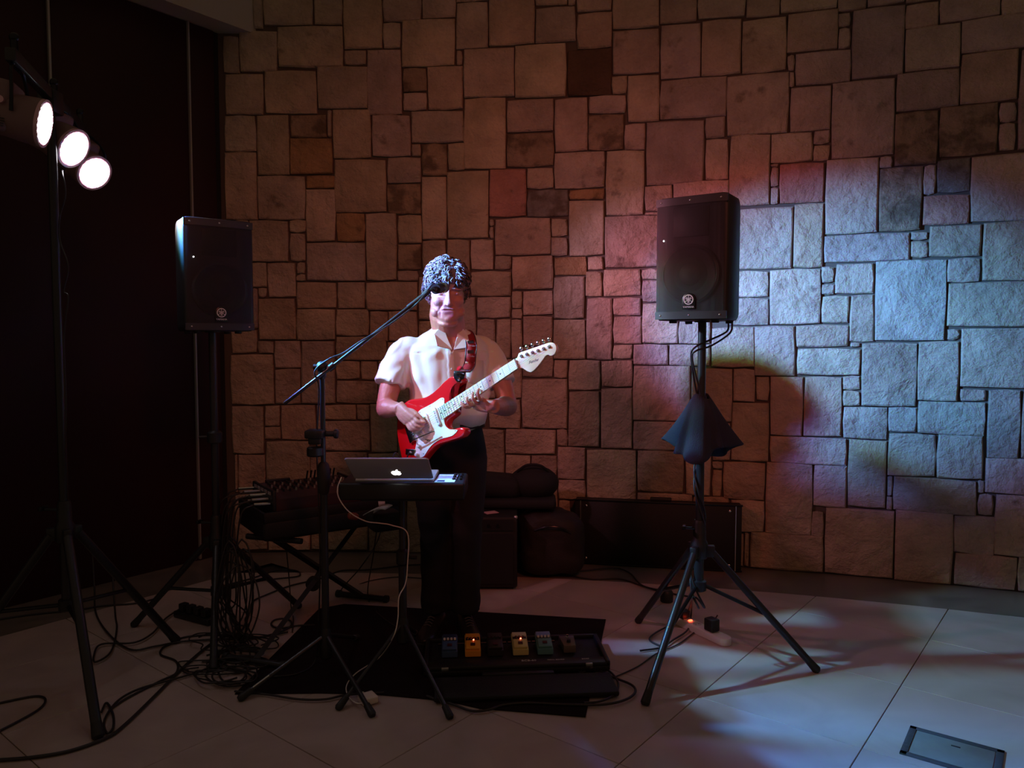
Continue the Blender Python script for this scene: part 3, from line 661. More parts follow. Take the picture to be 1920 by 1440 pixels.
for idx, h in enumerate(HEADS):
    d = h['d']; side = Vector((-d.y, d.x, 0)).normalized(); up = d.cross(side)*-1
    if up.z < 0: up = -up
    side = up.cross(d)*-1
    M = frame(side, up, side.cross(up), Vector((0, 0, 0)))
    zax = side.cross(up)
    if zax.dot(d) < 0: side = -side; M = frame(side, up, side.cross(up), Vector((0, 0, 0)))
    lab = ['nearest stage light of the bar, seen from its vented side, glowing pink', 'middle stage light of the bar, round white-pink lens beside the pole', 'farthest and lowest-looking stage light of the bar, round white lens'][idx]
    t = empty('stage_light', h['p']); tag(t, lab, 'stage light', 'stage lights on the bar')
    b = MB(); b.lathe([(.05, -.150), (.066, -.135), (.076, -.06), (.080, -.01), (.080, .012)], 36, M=M); b.box((0, .02, -.11), (.13, .17, .075), bev=.02, seg=3, M=M)
    hs = b.build('housing', HOUS, t, ang=40)
    for k in range(7):
        b = MB(); b.box((.0665, -.052+k*.008, -.105), (.004, .003, .05), M=M); b.box((-.0665, -.052+k*.008, -.105), (.004, .003, .05), M=M); b.build('vent_fin', BLACK, hs)
    b = MB(); b.cyl(M @ Vector((.066, .03, -.1)), M @ Vector((.08, .03, -.1)), .012, 14); b.cyl(M @ Vector((-.066, .03, -.1)), M @ Vector((-.08, .03, -.1)), .012, 14); b.build('tilt_knob', RIM, hs)
    b = MB(); b.lathe([(.0715, .010), (.0715, .017), (.081, .017), (.081, .006)], 40, M=M); b.build('lens_rim', RIM, t)
    b = MB(); b.lathe([(.0705, .008), (.0705, .0135), (.0640, .0140), (.0640, .008)], 40, M=M, cap=False); b.build('lens_edge', LEDGE, t)
    b = MB(); b.lathe([(.0640, .008), (.0640, .0140), (.001, .0145)], 40, M=M); ln = b.build('lens', LENS, t)
    for rr, nn in ((.0, 1), (.022, 6), (.042, 12), (.061, 18)):
        for k in range(nn):
            a = 2*pi*k/nn; b = MB(); b.ball(M @ Vector((rr*cos(a), rr*sin(a), .0145)), (.0062, .0062, .0062), 8); b.build('led', LEDM, ln)
    top = Vector((0, 0, 2.34-h['p'].z)); bq = BD*((h['p']-TC).dot(BD)); bp_ = Vector((TC.x+bq.x-h['p'].x, TC.y+bq.y-h['p'].y, top.z-.02))
    b = MB(); b.tube(spline([M @ Vector((.084, 0, -.06)), M @ Vector((.084, .07, -.07)), bp_+side*.05-Vector((0, 0, .01)), bp_-side*.05-Vector((0, 0, .01)), M @ Vector((-.084, .07, -.07)), M @ Vector((-.084, 0, -.06))], 6), .006, 8); b.build('yoke', BLACKM, t)

# microphone stand, boom and microphone
MC = Vector((-.774, 3.067, 0))
ms = empty('microphone_stand', (MC.x, MC.y, 0)); tag(ms, 'black tripod microphone stand with long boom reaching up to the face of the guitarist', 'microphone stand')
def loc(p, c): return Vector((p.x-c.x, p.y-c.y, p.z))
b = MB(); b.cyl((0, 0, .08), (0, 0, .87), .0155, 14); b.build('lower_tube', BLACK, ms)
b = MB(); b.cyl((0, 0, .85), (0, 0, 1.275), .0105, 12); b.build('upper_tube', BLACK, ms)
b = MB(); b.lathe([(.016, .76), (.021, .77), (.026, .80), (.026, .865), (.021, .885), (.012, .895)], 18); b.build('height_clutch', RUBBER, ms)
b = MB(); b.lathe([(.018, .07), (.026, .08), (.028, .13), (.02, .19), (.016, .2)], 16); b.build('leg_hub', PLAST, ms)
for i, f in enumerate((fl(452, 1308, .012), fl(697, 1338, .012), Vector((-.72, 3.43, .012)))):
    a = Vector((0, 0, .17)); e = loc(f, MC); b = MB(); b.cyl(a, e, .0095, 10); leg = b.build('leg', BLACK, ms); foot_cap(e, e-a, .013, leg)
    if i == 0:
        b = MB(); p0 = a.lerp(e, .68); p1 = a.lerp(e, .86); off = Vector((.0, -.006, .0075)); b.tube([p0+off, p1+off], .0025, 6); b.build('printed_band', WHITEP, leg)
b = MB(); b.ball((0, 0, 1.285), (.024, .024, .024), 14); b.lathe([(.012, 1.235), (.017, 1.245), (.017, 1.265)], 14); b.cyl((-.035, 0, 1.285), (.035, 0, 1.285), .011, 12); b.build('swivel', PLAST, ms)
B0 = at(533, 757, 3.03); B1 = at(797, 552, 3.12); B0, B1 = loc(B0, MC), loc(B1, MC)
# keep the boom through the swivel
b = MB(); b.cyl(B0, B1, .0075, 12); b.build('boom', BLACK, ms)
du = (B1-B0).normalized(); b = MB(); b.cyl(B1-du*.09, B1, .0105, 12); b.build('boom_tip', RUBBER, ms)
b = MB(); q = B0+(B1-B0)*.31; b.tube([q, q+du*.03], .014, 12); b.build('boom_clamp', PLAST, ms)
b = MB(); b.box((-.028, -.012, 1.012), (.075, .075, .035), bev=.008); b.lathe([(.030, -.035), (.034, -.03), (.034, .0), (.028, .004)], 18, M=Matrix.Translation((-.03, -.012, .955)))
b.box((-.028, -.012, .985), (.05, .05, .03), bev=.006); b.cyl((.012, 0, 1.01), (.055, 0, 1.01), .011, 12); b.lathe([(.016, 0), (.019, .003), (.019, .014), (.014, .018)], 14, M=Matrix.Translation((.045, 0, 1.01)) @ Matrix.Rotation(pi/2, 4, 'Y'))
b.build('clip_holder', PLAST, ms)
# microphone with its clip: tail toward the camera, grille toward the singer
mic = empty('microphone', at(822, 541, 3.14)); tag(mic, 'black vocal microphone at the end of the boom, before the guitarist face', 'microphone')
md = Vector((.16, .97, .12)).normalized(); s_ = md.cross(Vector((0, 0, 1))).normalized(); Mm = frame(s_, md.cross(s_)*-1, md, Vector((0, 0, 0)))
Mm = frame(s_, (md.cross(s_)), md, Vector((0, 0, 0)))
b = MB(); b.lathe([(.010, -.085), (.0115, -.083), (.012, -.05), (.0165, .035), (.019, .05)], 22, M=Mm); b.build('body', BLACK, mic)
b = MB(); b.lathe([(.019, .05), (.0235, .056), (.0235, .064), (.021, .068)], 22, M=Mm); b.build('silver_ring', CHROME, mic)
b = MB(); b.ball((0, 0, .088), (.0245, .0245, .027), 16, M=Mm); b.build('mesh_head', mat('mic_mesh', (.18, .18, .19), .45, .7, bump=1, bscale=700), mic)
b = MB(); b.lathe([(.0135, -.045), (.0205, -.045), (.0215, .02), (.0185, .02)], 20, M=Mm); b.build('clip', RUBBER, mic)
b = MB(); tipw = Vector((MC.x+B1.x, MC.y+B1.y, B1.z)) - mic.location; b.tube(spline([tipw-du*.01, tipw+Vector((.015, .0, .018)), Vector((-.022, -.02, .012)), Vector((-.012, -.02, 0))], 5), .012, 10); b.build('clip_arm', RUBBER, mic)

# laptop desk: slim keyboard slab on a tripod column
DC = Vector((-.455, 3.08, 0))
ds = empty('laptop_stand', (DC.x, DC.y, 0)); tag(ds, 'slim black tripod stand with one column holding the keyboard and laptop', 'laptop stand')
b = MB(); b.cyl((0, 0, .14), (0, 0, .50), .017, 14); b.build('lower_tube', BLACK, ds)
b = MB(); b.cyl((0, 0, .48), (0, 0, .745), .013, 12); b.build('upper_tube', BLACK, ds)
b = MB(); b.lathe([(.018, .46), (.026, .47), (.026, .52), (.014, .53)], 16); b.cyl((.02, 0, .495), (.06, -.01, .495), .008, 10); b.build('clutch', PLAST, ds)
b = MB(); b.lathe([(.018, .13), (.028, .14), (.028, .20), (.018, .24)], 16); b.build('leg_hub', PLAST, ds)
for f in (fl(843, 1342, .012), fl(636, 1325, .012), Vector((-.45, 3.47, .018))):
    a = Vector((0, 0, .22)); e = loc(f, DC); b = MB(); b.cyl(a, e, .0085, 10); leg = b.build('leg', BLACK, ds); foot_cap(e, e-a, .0125, leg)
b = MB(); b.box((0, 0, .752), (.30, .17, .012), bev=.003); b.box((0, 0, .741), (.06, .06, .012), bev=.003); b.build('top_plate', BLACK, ds)
kb = empty('keyboard', (-.437, 3.065, .758)); tag(kb, 'small black control keyboard with knobs lying on the laptop stand', 'keyboard')
b = MB(); b.box((0, 0, .036), (.500, .235, .07), bev=.010, seg=3); kbo = b.build('body', PLAST, kb)
for i in range(3):
    for j in range(2):
        b = MB(); b.lathe([(.008, .0), (.007, .008), (.005, .009)], 14, M=Matrix.Translation((.202+.026*j, -.045+.05*i, .071))); b.build('knob', BLACK, kb)
b = MB(); b.box((.236, -.108, .05), (.02, .012, .03), bev=.003); b.build('end_cheek', mat('blue_plastic', (.04, .07, .16), .35), kb)
# sheet of paper
b = MB(); b.prism([(0, 0), (.080, 0), (.080, .17), (0, .17)], 0, .0012, M=Matrix.Translation((-.309, 2.968, .8288)) @ Matrix.Rotation(-.02, 4, 'Z'))
pap = b.build('paper_sheet', mat('paper', (.80, .82, .92), .7)); tag(pap, 'white paper sheet with a dark block, right of the laptop on the keyboard', 'paper')
b = MB(); b.box((-.285, 2.99, .8303), (.03, .03, .0008)); bb_ = b.build('printed_block', mat('ink', (.02, .02, .05), .6), pap); 
# laptop
lp = empty('laptop', (-.469, 2.975, .8345)); tag(lp, 'silver laptop with glowing fruit logo, lid leaning back towards the camera', 'laptop')
b = MB(); b.box((0, .112, .0), (.314, .218, .013), bev=.005, seg=3); b.build('base', ALU, lp)
for r_ in range(5):
    b = MB()
    for c_ in range(14): b.box((-.124+c_*.0190, .075-.0+r_*.0175-.03, .0070), (.0162, .0145, .0015), bev=.0006, seg=1)
    b.build('key_row', PLAST, lp)
b = MB(); b.box((0, .17, .0067), (.10, .07, .0008), bev=.0003, seg=1); b.build('touchpad', mat('trackpad', (.5, .48, .47), .4, .5), lp)
LA = radians(30)
lv = Vector((0, -cos(LA), sin(LA))); ln_ = Vector((0, sin(LA), cos(LA)))   # lid runs toward the camera and up
ML = frame(Vector((1, 0, 0)), lv, Vector((1, 0, 0)).cross(lv), Vector((0, 0, .008)))
def rrect(w, h, r, y0=0, n=6):
    pts = []
    for cx_, cy_, a0 in ((w/2-r, y0+h-r, 0), (-w/2+r, y0+h-r, pi/2), (-w/2+r, y0+r, pi), (w/2-r, y0+r, 3*pi/2)):
        for k in range(n+1): a = a0+pi/2*k/n; pts.append((cx_+r*cos(a), cy_+r*sin(a)))
    return pts
b = MB(); b.prism(rrect(.314, .217, .012, .004), -.003, .003, bev=.0012, M=ML); lid = b.build('lid', ALU, lp)
b = MB(); b.prism(rrect(.290, .185, .003, .016), -.0036, -.0031, M=ML); scn = b.build('screen', mat('screen_glow', (.02, .02, .02), .3, emit=(.55, .65, 1), estr=.9), lid)
n2 = ML.col[2].to_3d(); outw = 1 if n2.y < 0 or n2.z < 0 else -1
if (ML.col[2].to_3d().dot(Vector((0, -1, -.5)))) < 0: outw = -1
if outw < 0: scn.matrix_local = Matrix.Translation(ML.col[2].to_3d()*.0067)
def apple_pts():
    P = [(0, .34), (.18, .42), (.42, .40), (.60, .22), (.66, .10)]
    P += [(.55, .02), (.50, -.12), (.54, -.28), (.70, -.40)]
    P += [(.62, -.60), (.46, -.84), (.28, -.92), (.12, -.86), (0, -.82), (-.12, -.86), (-.28, -.92), (-.46, -.84), (-.62, -.60), (-.72, -.30), (-.72, 0), (-.60, .26), (-.40, .40), (-.18, .42)]
    return P
b = MB(); Ms = Matrix.Translation((.018, .078, outw*.0031)); 
b.prism([(x*.0255, y*.031) for x, y in apple_pts()], 0, outw*.0006, M=ML @ Ms)
b.prism([(x*.0255, y*.031) for x, y in [(0, .52), (.02, .72), (.16, .92), (.34, .98), (.32, .76), (.20, .58)]], 0, outw*.0006, M=ML @ Ms)
b.build('glowing_logo', mat('logo_light', (1, 1, 1), .4, emit=(1, 1, 1), estr=6), lid, smooth=False)

# mixer bag on the low X stand
N0 = Vector((-1.114, 3.385, 0)); ax = Vector((.82, .57, 0)).normalized(); ay = Vector((-ax.y, ax.x, 0))
MX = frame(ax, ay, Vector((0, 0, 1)), N0)
xs = empty('cross_stand', (0, 0, 0)); tag(xs, 'low black X-shaped stand under the mixer case, left of the microphone stand', 'stand')
p1, p2 = fl(477, 1240, .016), N0+ax*.52+ay*.18+Vector((0, 0, .46))
p3, p4 = N0+ax*.06+ay*.10+Vector((0, 0, .46)), fl(679, 1118, .016)
for a, e in ((p1, p2), (p3, p4)):
    b = MB(); b.tube([a, e], .016, 4); leg = b.build('leg', BLACK, xs)
crx = (p1+p2)/2*.5+(p3+p4)/2*.5
b = MB(); b.cyl(crx+Vector((.01, -.09, 0)), crx+Vector((-.01, .12, 0)), .012, 12); b.cyl(crx+Vector((.012, -.11, 0)), crx+Vector((.01, -.085, 0)), .034, 18); b.build('pivot_knob', PLAST, xs)
for q, dv in ((p1, Vector((.93, -.30, 0))), (p4, Vector((.93, -.30, 0)))):
    b = MB(); dv.normalize(); b.cyl(q-dv*.14, q+dv*.14, .015, 12); f_ = b.build('foot_bar', BLACK, xs)
    for s in (-1, 1): b = MB(); b.cyl(q+dv*s*.135, q+dv*s*.155, .020, 14); b.build('rubber_cap', RUBBER, f_)
for q in (p2, p3):
    dv = Vector((.93, -.30, 0)).normalized(); b = MB(); b.cyl(q-dv*.15, q+dv*.15, .014, 12); b.build('top_bar', BLACK, xs)
cs = empty('equipment_case', (0, 0, 0)); tag(cs, 'open black padded case on the X-shaped stand, under the mixer', 'case')
b = MB(); b.box((.33, .20, .525), (.70, .42, .10), bev=.02, seg=3, M=MX); b.build('tray', CASE, cs)
for c_, d_ in (((.33, -.002, .585), (.70, .016, .05)), ((.33, .402, .585), (.70, .016, .05)), ((-.012, .2, .585), (.016, .42, .05)), ((.672, .2, .585), (.016, .42, .05))):
    b = MB(); b.box(c_, d_, bev=.006, M=MX); b.build('rim', CASE, cs)
mx_ = empty('mixer', (0, 0, 0)); tag(mx_, 'dark red-black audio mixer with rows of knobs and plugged cables at its end', 'mixer')
b = MB(); pr = [(0, .0), (.32, .0), (.32, .09), (.26, .118), (.05, .100), (0, .080)]
b.prism(pr, 0, .42, bev=.004, M=MX @ frame(Vector((0, 1, 0)), Vector((0, 0, 1)), Vector((1, 0, 0)), Vector((.05, .03, .578)))); b.build('body', mat('mixer_body', (.05, .018, .022), .5), mx_)
for sx in (.042, .478):
    b = MB(); b.box((sx, .185, .637), (.016, .33, .128), bev=.006, M=MX); b.build('side_cheek', PLAST, mx_)
TP = MX @ frame(Vector((1, 0, 0)), Vector((0, .996, .086)), Vector((0, -.086, .996)), Vector((.05, .08, .678)))
for i in range(13):
    for j in range(6):
        b = MB(); b.lathe([(.0052, 0), (.0046, .013), (.003, .0135)], 8, M=TP @ Matrix.Translation((.03+i*.030, .02+j*.028, 0))); b.build('knob', BLACK if (i+j) % 3 else mat('knob_grey', (.25, .22, .2), .5), mx_)
b = MB(); b.box((.09, .205, .006), (.12, .022, .014), bev=.002, M=TP); b.build('jack_strip', BLACK, mx_)
b = MB()
for k in range(8): b.cyl(TP @ Vector((.23+k*.02, .19, 0)), TP @ Vector((.23+k*.02+.004, .185, .045)), .0045, 8)
b.build('plug_row', BLACKM, mx_)
for j in range(5):
    b = MB(); b.box((.033, .07+j*.055, .685), (.004, .035, .014), M=MX); b.build('socket', mat('socket_grey', (.35, .3, .3), .4, .5), mx_)
# plugs and drooping cables on the mixer's left end
TANG = 'cables hanging from the left end of the mixer'
for k in range(9):
    y_ = .05+k*.032; z_ = .64+(k % 3)*.016; p0 = MX @ Vector((.03, y_, z_)); p1_ = MX @ Vector((-.045, y_, z_+.004))
    hang = MX @ Vector((-.10-.012*(k % 4), y_+.01, z_-.04)); mid = MX @ Vector((-.125-.012*(k % 4), y_+.02+.006*(k % 2), .38)); q = fl(412+k*6, 1165+(k % 4)*13, .01); q2 = fl(430+((k*37) % 50), 1225-(k % 3)*14, .008)
    b = MB(); b.tube(spline([p1_, hang, mid, mid+Vector((.0, -.02, -.18)), q+Vector((0, 0, .05)), q, q2], 9), .0038, 7)
    o = b.build('cable', CABLE); tag(o, 'black cable drooping from the left end of the mixer to the floor', 'cable', TANG)
    b = MB(); b.cyl(p0, p1_, .0072, 10); b.build('plug', STEEL if k % 2 else CHROME, o)
# napkin, red sponge ball and phone lying in the case
n_ = 14; vs, fs = [], []
for i in range(n_+1):
    t = i/n_
    x = .10*sin(t*2.2)+.03*sin(t*5); z = .012+.085*sin(t*3.0)+.028*cos(t*6)
    for w_ in (-.045, .045): vs.append((x, w_, z))
for i in range(n_): a = 2*i; fs.append((a, a+2, a+3, a+1))
o = mesh_obj('napkin', vs, fs, mat('napkin_cloth', (.52, .55, .52), .9, bump=.3, bscale=200)); o.matrix_world = frame(Vector((.9, -.2, 0)).normalized(), Vector((.2, .9, 0)).normalized(), Vector((0, 0, 1)), at(688, 978, 3.36)+Vector((0, 0, 0)))
sd = o.modifiers.new('t', 'SOLIDIFY'); sd.thickness = .003; tag(o, 'folded pale grey cloth napkin lying at the right end of the case', 'cloth')
pc = at(708, 985, 3.36)
b = MB(); b.box((0, 0, 0), (.15, .13, .085), (0, 0, .5), bev=.025, seg=4, M=Matrix.Translation((pc.x+.015, pc.y+.10, pc.z))); o = b.build('pouch', FABRIC); tag(o, 'small rounded black pouch beside the napkin at the right end of the case', 'pouch')
b = MB(); b.box((0, 0, 0), (.05, .04, .03), (0, .2, .4), bev=.012, seg=3, M=Matrix.Translation(at(662, 968, 3.42))); o = b.build('red_sponge', mat('red_plastic', (.30, .05, .03), .35)); tag(o, 'small dull red sponge in the case left of the napkin', 'sponge')
b = MB(); b.prism(rrect(.03, .05, .006, -.025), 0, .02, bev=.003, M=frame(Vector((.8, .2, .1)).normalized(), Vector((-.2, .8, .5)).normalized(), Vector((0, -.5, .8)).normalized(), at(716, 944, 3.38))); o = b.build('tissue_pack', mat('pink_paper', (.7, .42, .40), .8)); tag(o, 'small pinkish packet standing on the napkin in the case', 'packet')

# pedal board
pb = empty('pedal_board', (0, 0, 0)); tag(pb, 'long black plastic pedal board holding small coloured effect pedals', 'pedal board')
Q0, Q1, Q2, Q3 = fl(822, 1285, .0), fl(1118, 1275, .0), fl(1092, 1200, .0), fl(826, 1208, .0)
c_ = (Q0+Q1+Q2+Q3)/4; ux = Vector((1, -.0, 0)); ux = (Q1-Q0).normalized(); uy = Vector((-ux.y, ux.x, 0)); BW = .78; BH = .30
MP = frame(ux, uy, Vector((0, 0, 1)), Vector((c_.x, c_.y, .006)))
b = MB(); b.box((0, 0, .016), (BW, BH, .028), bev=.008, M=MP); b.build('tray', CASE, pb)
for c2, d2 in (((0, BH/2-.008, .035), (BW, .016, .028)), ((0, -BH/2+.03, .033), (BW, .06, .022)), ((-BW/2+.010, 0, .035), (.02, BH, .028)), ((BW/2-.010, 0, .035), (.02, BH, .028))):
    b = MB(); b.box(c2, d2, bev=.006, M=MP); b.build('rim', PLAST, pb)
b = MB(); b.box((.0, -BH/2-.022, .014), (.30, .03, .022), bev=.008, M=MP); b.build('handle', PLAST, pb)
INKW = mat('white_print', (.7, .7, .7), .5)
for x_, s_, tx in ((.05, .020, 'BCB-60'), (.165, .011, 'PEDAL BOARD'), (.29, .014, 'BOSS')):
    text('lettering', tx, s_, MP @ Matrix.Translation((x_, -BH/2+.035, .0448)), INKW, pb)
for x_ in (-.3, .3): b = MB(); b.box((x_, -BH/2+.002, .03), (.03, .012, .024), bev=.003, M=MP); b.build('latch', STEEL, pb)
# lid of the board lies flat before it
b = MB(); b.box((.02, -BH/2-.135, .012), (BW-.06, .18, .022), bev=.008, M=MP); b.build('lid', CASE, pb)
PCOL = [((.05, .10, .20), (.02, .03, .06), 'dark blue effect pedal with four knobs, leftmost on the board', None),
        ((.78, .34, .03), (.6, .25, .02), 'bright orange-yellow effect pedal with a lit red light', (1, .12, .02)),
        ((.025, .02, .018), (.02, .016, .015), 'black effect pedal between the orange and the cream ones', None),
        ((.62, .55, .22), (.55, .52, .40), 'cream-yellow effect pedal with a lit red light', (1, .08, .05)),
        ((.10, .26, .27), (.16, .26, .52), 'pale blue and green effect pedal with white knobs', None),
        ((.13, .11, .09), (.10, .085, .07), 'dull grey metal box pedal at the right end of the board', None)]
for i, (px_, (base, top, lab, led)) in enumerate(zip((843, 887, 930, 978, 1025, 1072), PCOL)):
    g = fl(px_, 1236, .036); t = empty('effect_pedal', (0, 0, 0)); tag(t, lab, 'pedal', 'effect pedals on the pedal board')
    lx = (g-MP.translation).dot(ux); MQ = MP @ Matrix.Translation((lx, .028, .0)) @ Matrix.Rotation(.0, 4, 'Z')
    m1, m2 = mat('pedal_base_%d' % i, base, .4), mat('pedal_top_%d' % i, top, .4)
    if i < 5:
        # side profile: treadle low and sloping at the front, control block at the back
        prof = [(-.062, 0), (-.062, .024), (.012, .040), (.030, .040), (.062, .048), (.062, 0)]
        FR = frame(Vector((0, 1, 0)), Vector((0, 0, 1)), Vector((1, 0, 0)), Vector((-.034, 0, .034)))
        b = MB(); b.prism(prof, 0, .068, bev=.003, M=MQ @ FR); b.build('body', m1, t)
        b = MB(); b.box((0, .044, .082), (.062, .030, .008), (radians(14), 0, 0), bev=.002, M=MQ); b.build('back_plate', m2, t)
        b = MB(); b.box((0, -.028, .071), (.060, .060, .010), (radians(12), 0, 0), bev=.003, M=MQ); tr = b.build('treadle', m1, t)
        b = MB(); b.box((0, -.034, .0775), (.020, .016, .003), (radians(12), 0, 0), M=MQ); b.build('logo_plate', mat('dark_plate', (.06, .01, .01), .5), tr)
        b = MB(); b.box((0, .014, .0765), (.060, .026, .004), (radians(8), 0, 0), bev=.001, M=MQ); b.build('knob_well', PLAST, t)
        for k in range(4 if i != 3 else 3):
            b = MB(); b.lathe([(.0058, 0), (.005, .009), (.003, .0095)], 12, M=MQ @ Matrix.Translation((-.0225+.015*k+(.007 if i == 3 else 0), .020, .077))); b.build('knob', WHITEP if i in (0, 4) else BLACK, t)
        for s in (-1, 1):
            b = MB(); b.cyl(MQ @ Vector((s*.034, .03, .055)), MQ @ Vector((s*.050, .03, .055)), .006, 10); b.build('jack', BLACKM, t)
    else:
        b = MB(); b.prism([(-.026, -.055), (.026, -.055), (.034, .055), (-.034, .055)], .034, .068, bev=.003, M=MQ); b.build('body', m1, t)
        b = MB(); b.cyl(MQ @ Vector((0, .02, .068)), MQ @ Vector((0, .02, .078)), .008, 12); b.cyl(MQ @ Vector((0, .02, .078)), MQ @ Vector((0, .02, .086)), .005, 10); b.build('foot_switch', CHROME, t)
        b = MB(); b.lathe([(.009, 0), (.008, .012)], 12, M=MQ @ Matrix.Translation((0, -.02, .068))); b.build('knob', PLAST, t)
    if led:
        b = MB(); b.ball(MQ @ Vector((.004, .001, .082)), .0034, 8); b.build('indicator_light', mat('led_red', (1, .1, .05), .4, emit=(1, .10, .05), estr=14), t)

# cases by the wall
gc = empty('instrument_case', (0, 0, 0)); tag(gc, 'long flat black hard case standing on its side against the stone wall', 'case')
G0, G1 = fl(1076, 1057), fl(1391, 1074); gu = (G1-G0).normalized(); gv = Vector((-gu.y, gu.x, 0)); GW = (G1-G0).length
MG = frame(gu, gv, Vector((0, 0, 1)), G0)
b = MB(); b.box((GW/2, .055, .205), (GW-.008, .10, .398), bev=.008, M=MG); b.build('shell', CASE, gc)
for x_ in (.04, GW-.04):
    b = MB(); b.box((x_, .0, .205), (.005, .008, .395), M=MG); b.build('edge_strip', STEEL, gc)
    for z_ in (.04, .37): b = MB(); b.ball((x_+(.035 if x_ < .5 else -.035), .003, z_), (.008, .004, .008), 10, M=MG); b.build('stud', CHROME, gc)
for z_ in (.004, .406):
    b = MB(); b.box((GW/2, .004, z_ if z_ > .1 else .008), (GW, .012, .010), bev=.002, M=MG); b.build('edge_rail', BLACKM, gc)
b = MB(); b.box((.53, .05, .418), (.13, .03, .022), bev=.007, M=MG); b.build('handle', RUBBER, gc)

am = empty('amplifier', (0, 0, 0)); tag(am, 'squat black guitar amplifier behind the player legs', 'amplifier')
A0 = Vector((-.40, 4.13, 0)); MA = frame(Vector((1, 0, 0)), Vector((0, 1, 0)), Vector((0, 0, 1)), A0)
b = MB(); b.box((.215, .13, .215), (.43, .26, .40), bev=.012, M=MA); b.build('cabinet', CASE, am)
b = MB(); b.box((.215, -.003, .18), (.38, .008, .28), M=MA); b.build('grille_cloth', FABRIC, am)
b = MB(); b.box((.215, -.004, .37), (.39, .008, .06), M=MA); b.build('control_panel', PLAST, am)
for k in range(6): b = MB(); b.lathe([(.009, 0), (.008, .012)], 12, M=MA @ Matrix.Translation((.07+k*.05, -.008, .37)) @ Matrix.Rotation(pi/2, 4, 'X')); b.build('knob', BLACKM, am)
for x_ in (.01, .42):
    for y_ in (.01, .25): b = MB(); b.ball((x_, y_, .412), (.014, .014, .012), 8, M=MA); b.build('corner_cap', STEEL, am)
    b = MB(); b.box((x_+(.03 if x_ < .2 else -.03), .13, .008), (.03, .2, .016), M=MA); b.build('foot', RUBBER, am)
# things piled on and beside the amplifier
b = MB(); b.box((0, 0, 0), (.60, .22, .06), (0, 0, -.03), bev=.025, seg=4, M=Matrix.Translation((-.04, 4.42, .445))); o = b.build('soft_case', FABRIC)
b = MB(); b.box((-.04, 4.62, .20), (.62, .16, .40), bev=.02); o2 = b.build('storage_trunk', CASE); tag(o2, 'low black trunk against the wall right behind the amplifier', 'trunk')
tag(o, 'flat soft black case lying across the amplifier and trunk', 'case')
b = MB(); b.ball((0, 0, 0), (.15, .12, .105), 20, M=Matrix.Translation((.13, 4.46, .545))); o = b.build('round_bag', FABRIC); 
b = MB(); b.tube(spline([(.03, 4.42, .62), (.09, 4.38, .665), (.17, 4.38, .66), (.22, 4.42, .61)], 6), .008, 8); b.build('handle', FABRIC, o); tag(o, 'round black soft bag on top of the pile beside the wall', 'bag')
b = MB(); b.box((0, 0, 0), (.34, .26, .13), (0, .1, .1), bev=.055, seg=5, M=Matrix.Translation((-.12, 4.46, .535))); o = b.build('gear_bag', FABRIC); tag(o, 'slumped black bag left of the round bag, behind the player', 'bag')
vsb, nsb, fsb = remesh(MB().box((.235, 4.43, .19), (.38, .28, .36), bev=.09, seg=5).ball((.20, 4.42, .33), (.17, .12, .08), 16), .014, 4)
vsb = [v+n*(.014*noise.noise(v*7)+.006*noise.noise(v*19)) for v, n in zip(vsb, nsb)]
zmin = min(v.z for v in vsb); vsb = [Vector((v.x, v.y, v.z-zmin+.001)) for v in vsb]
o = mesh_obj('duffel_bag', vsb, fsb, mat('dark_brown_bag', (.012, .006, .005), .7, bump=.5, bscale=120)); tag(o, 'bulging dark brown bag on the floor between amplifier and long case', 'bag')
b = MB(); b.tube(spline([(.13, 4.29, .30), (.20, 4.27, .325), (.28, 4.27, .32), (.34, 4.29, .28)], 6), .006, 8); b.build('zip', BLACKM, o)
b = MB(); b.prism([(0, 0), (.075, 0), (.075, .055), (0, .055)], 0, .003, M=Matrix.Translation((-.14, 4.18, .4185)) @ Matrix.Rotation(.5, 4, 'Z')); o = b.build('label_card', mat('pink_card', (.6, .35, .36), .7)); tag(o, 'small pinkish card lying on the amplifier top', 'card')

# floor hatch bottom right
hp_ = [fl(1707, 1362), fl(1884, 1410), fl(1850, 1470), fl(1673, 1425)]
hx = (hp_[1]-hp_[0]).normalized(); hy = Vector((-hx.y, hx.x, 0)); 
if (hp_[3]-hp_[0]).dot(hy) > 0: pass
HL = (hp_[1]-hp_[0]).length; HH = .225; MH = frame(hx, -hy, Vector((0, 0, -1)), hp_[0]); MH = frame(hx, hy, Vector((0, 0, 1)), hp_[0]-hy*HH)
ht = empty('floor_hatch', (0, 0, 0)); tag(ht, 'grey rectangular floor hatch with worn metal frame, bottom right', 'floor hatch')
HF = mat('hatch_frame', (.10, .10, .11), .5, .5, bump=.6, bscale=60)
for c2, d2 in (((HL/2, .011, .002), (HL, .022, .006)), ((HL/2, HH-.011, .002), (HL, .022, .006)), ((.011, HH/2, .002), (.022, HH, .006)), ((HL-.011, HH/2, .002), (.022, HH, .006))):
    b = MB(); b.box(c2, d2, bev=.0015, M=MH); b.build('frame', HF, ht)
b = MB(); b.box((HL/2, HH/2, .0018), (HL-.050, HH-.050, .004), bev=.001, M=MH); pl = b.build('cover', mat('hatch_grey', (.26, .26, .24), .45, .2, var=.2, vscale=20), ht)
b = MB(); b.box((HL*.52, HH*.70, .0042), (.028, .008, .002), bev=.0008, M=MH); b.build('finger_slot', BLACK, pl)

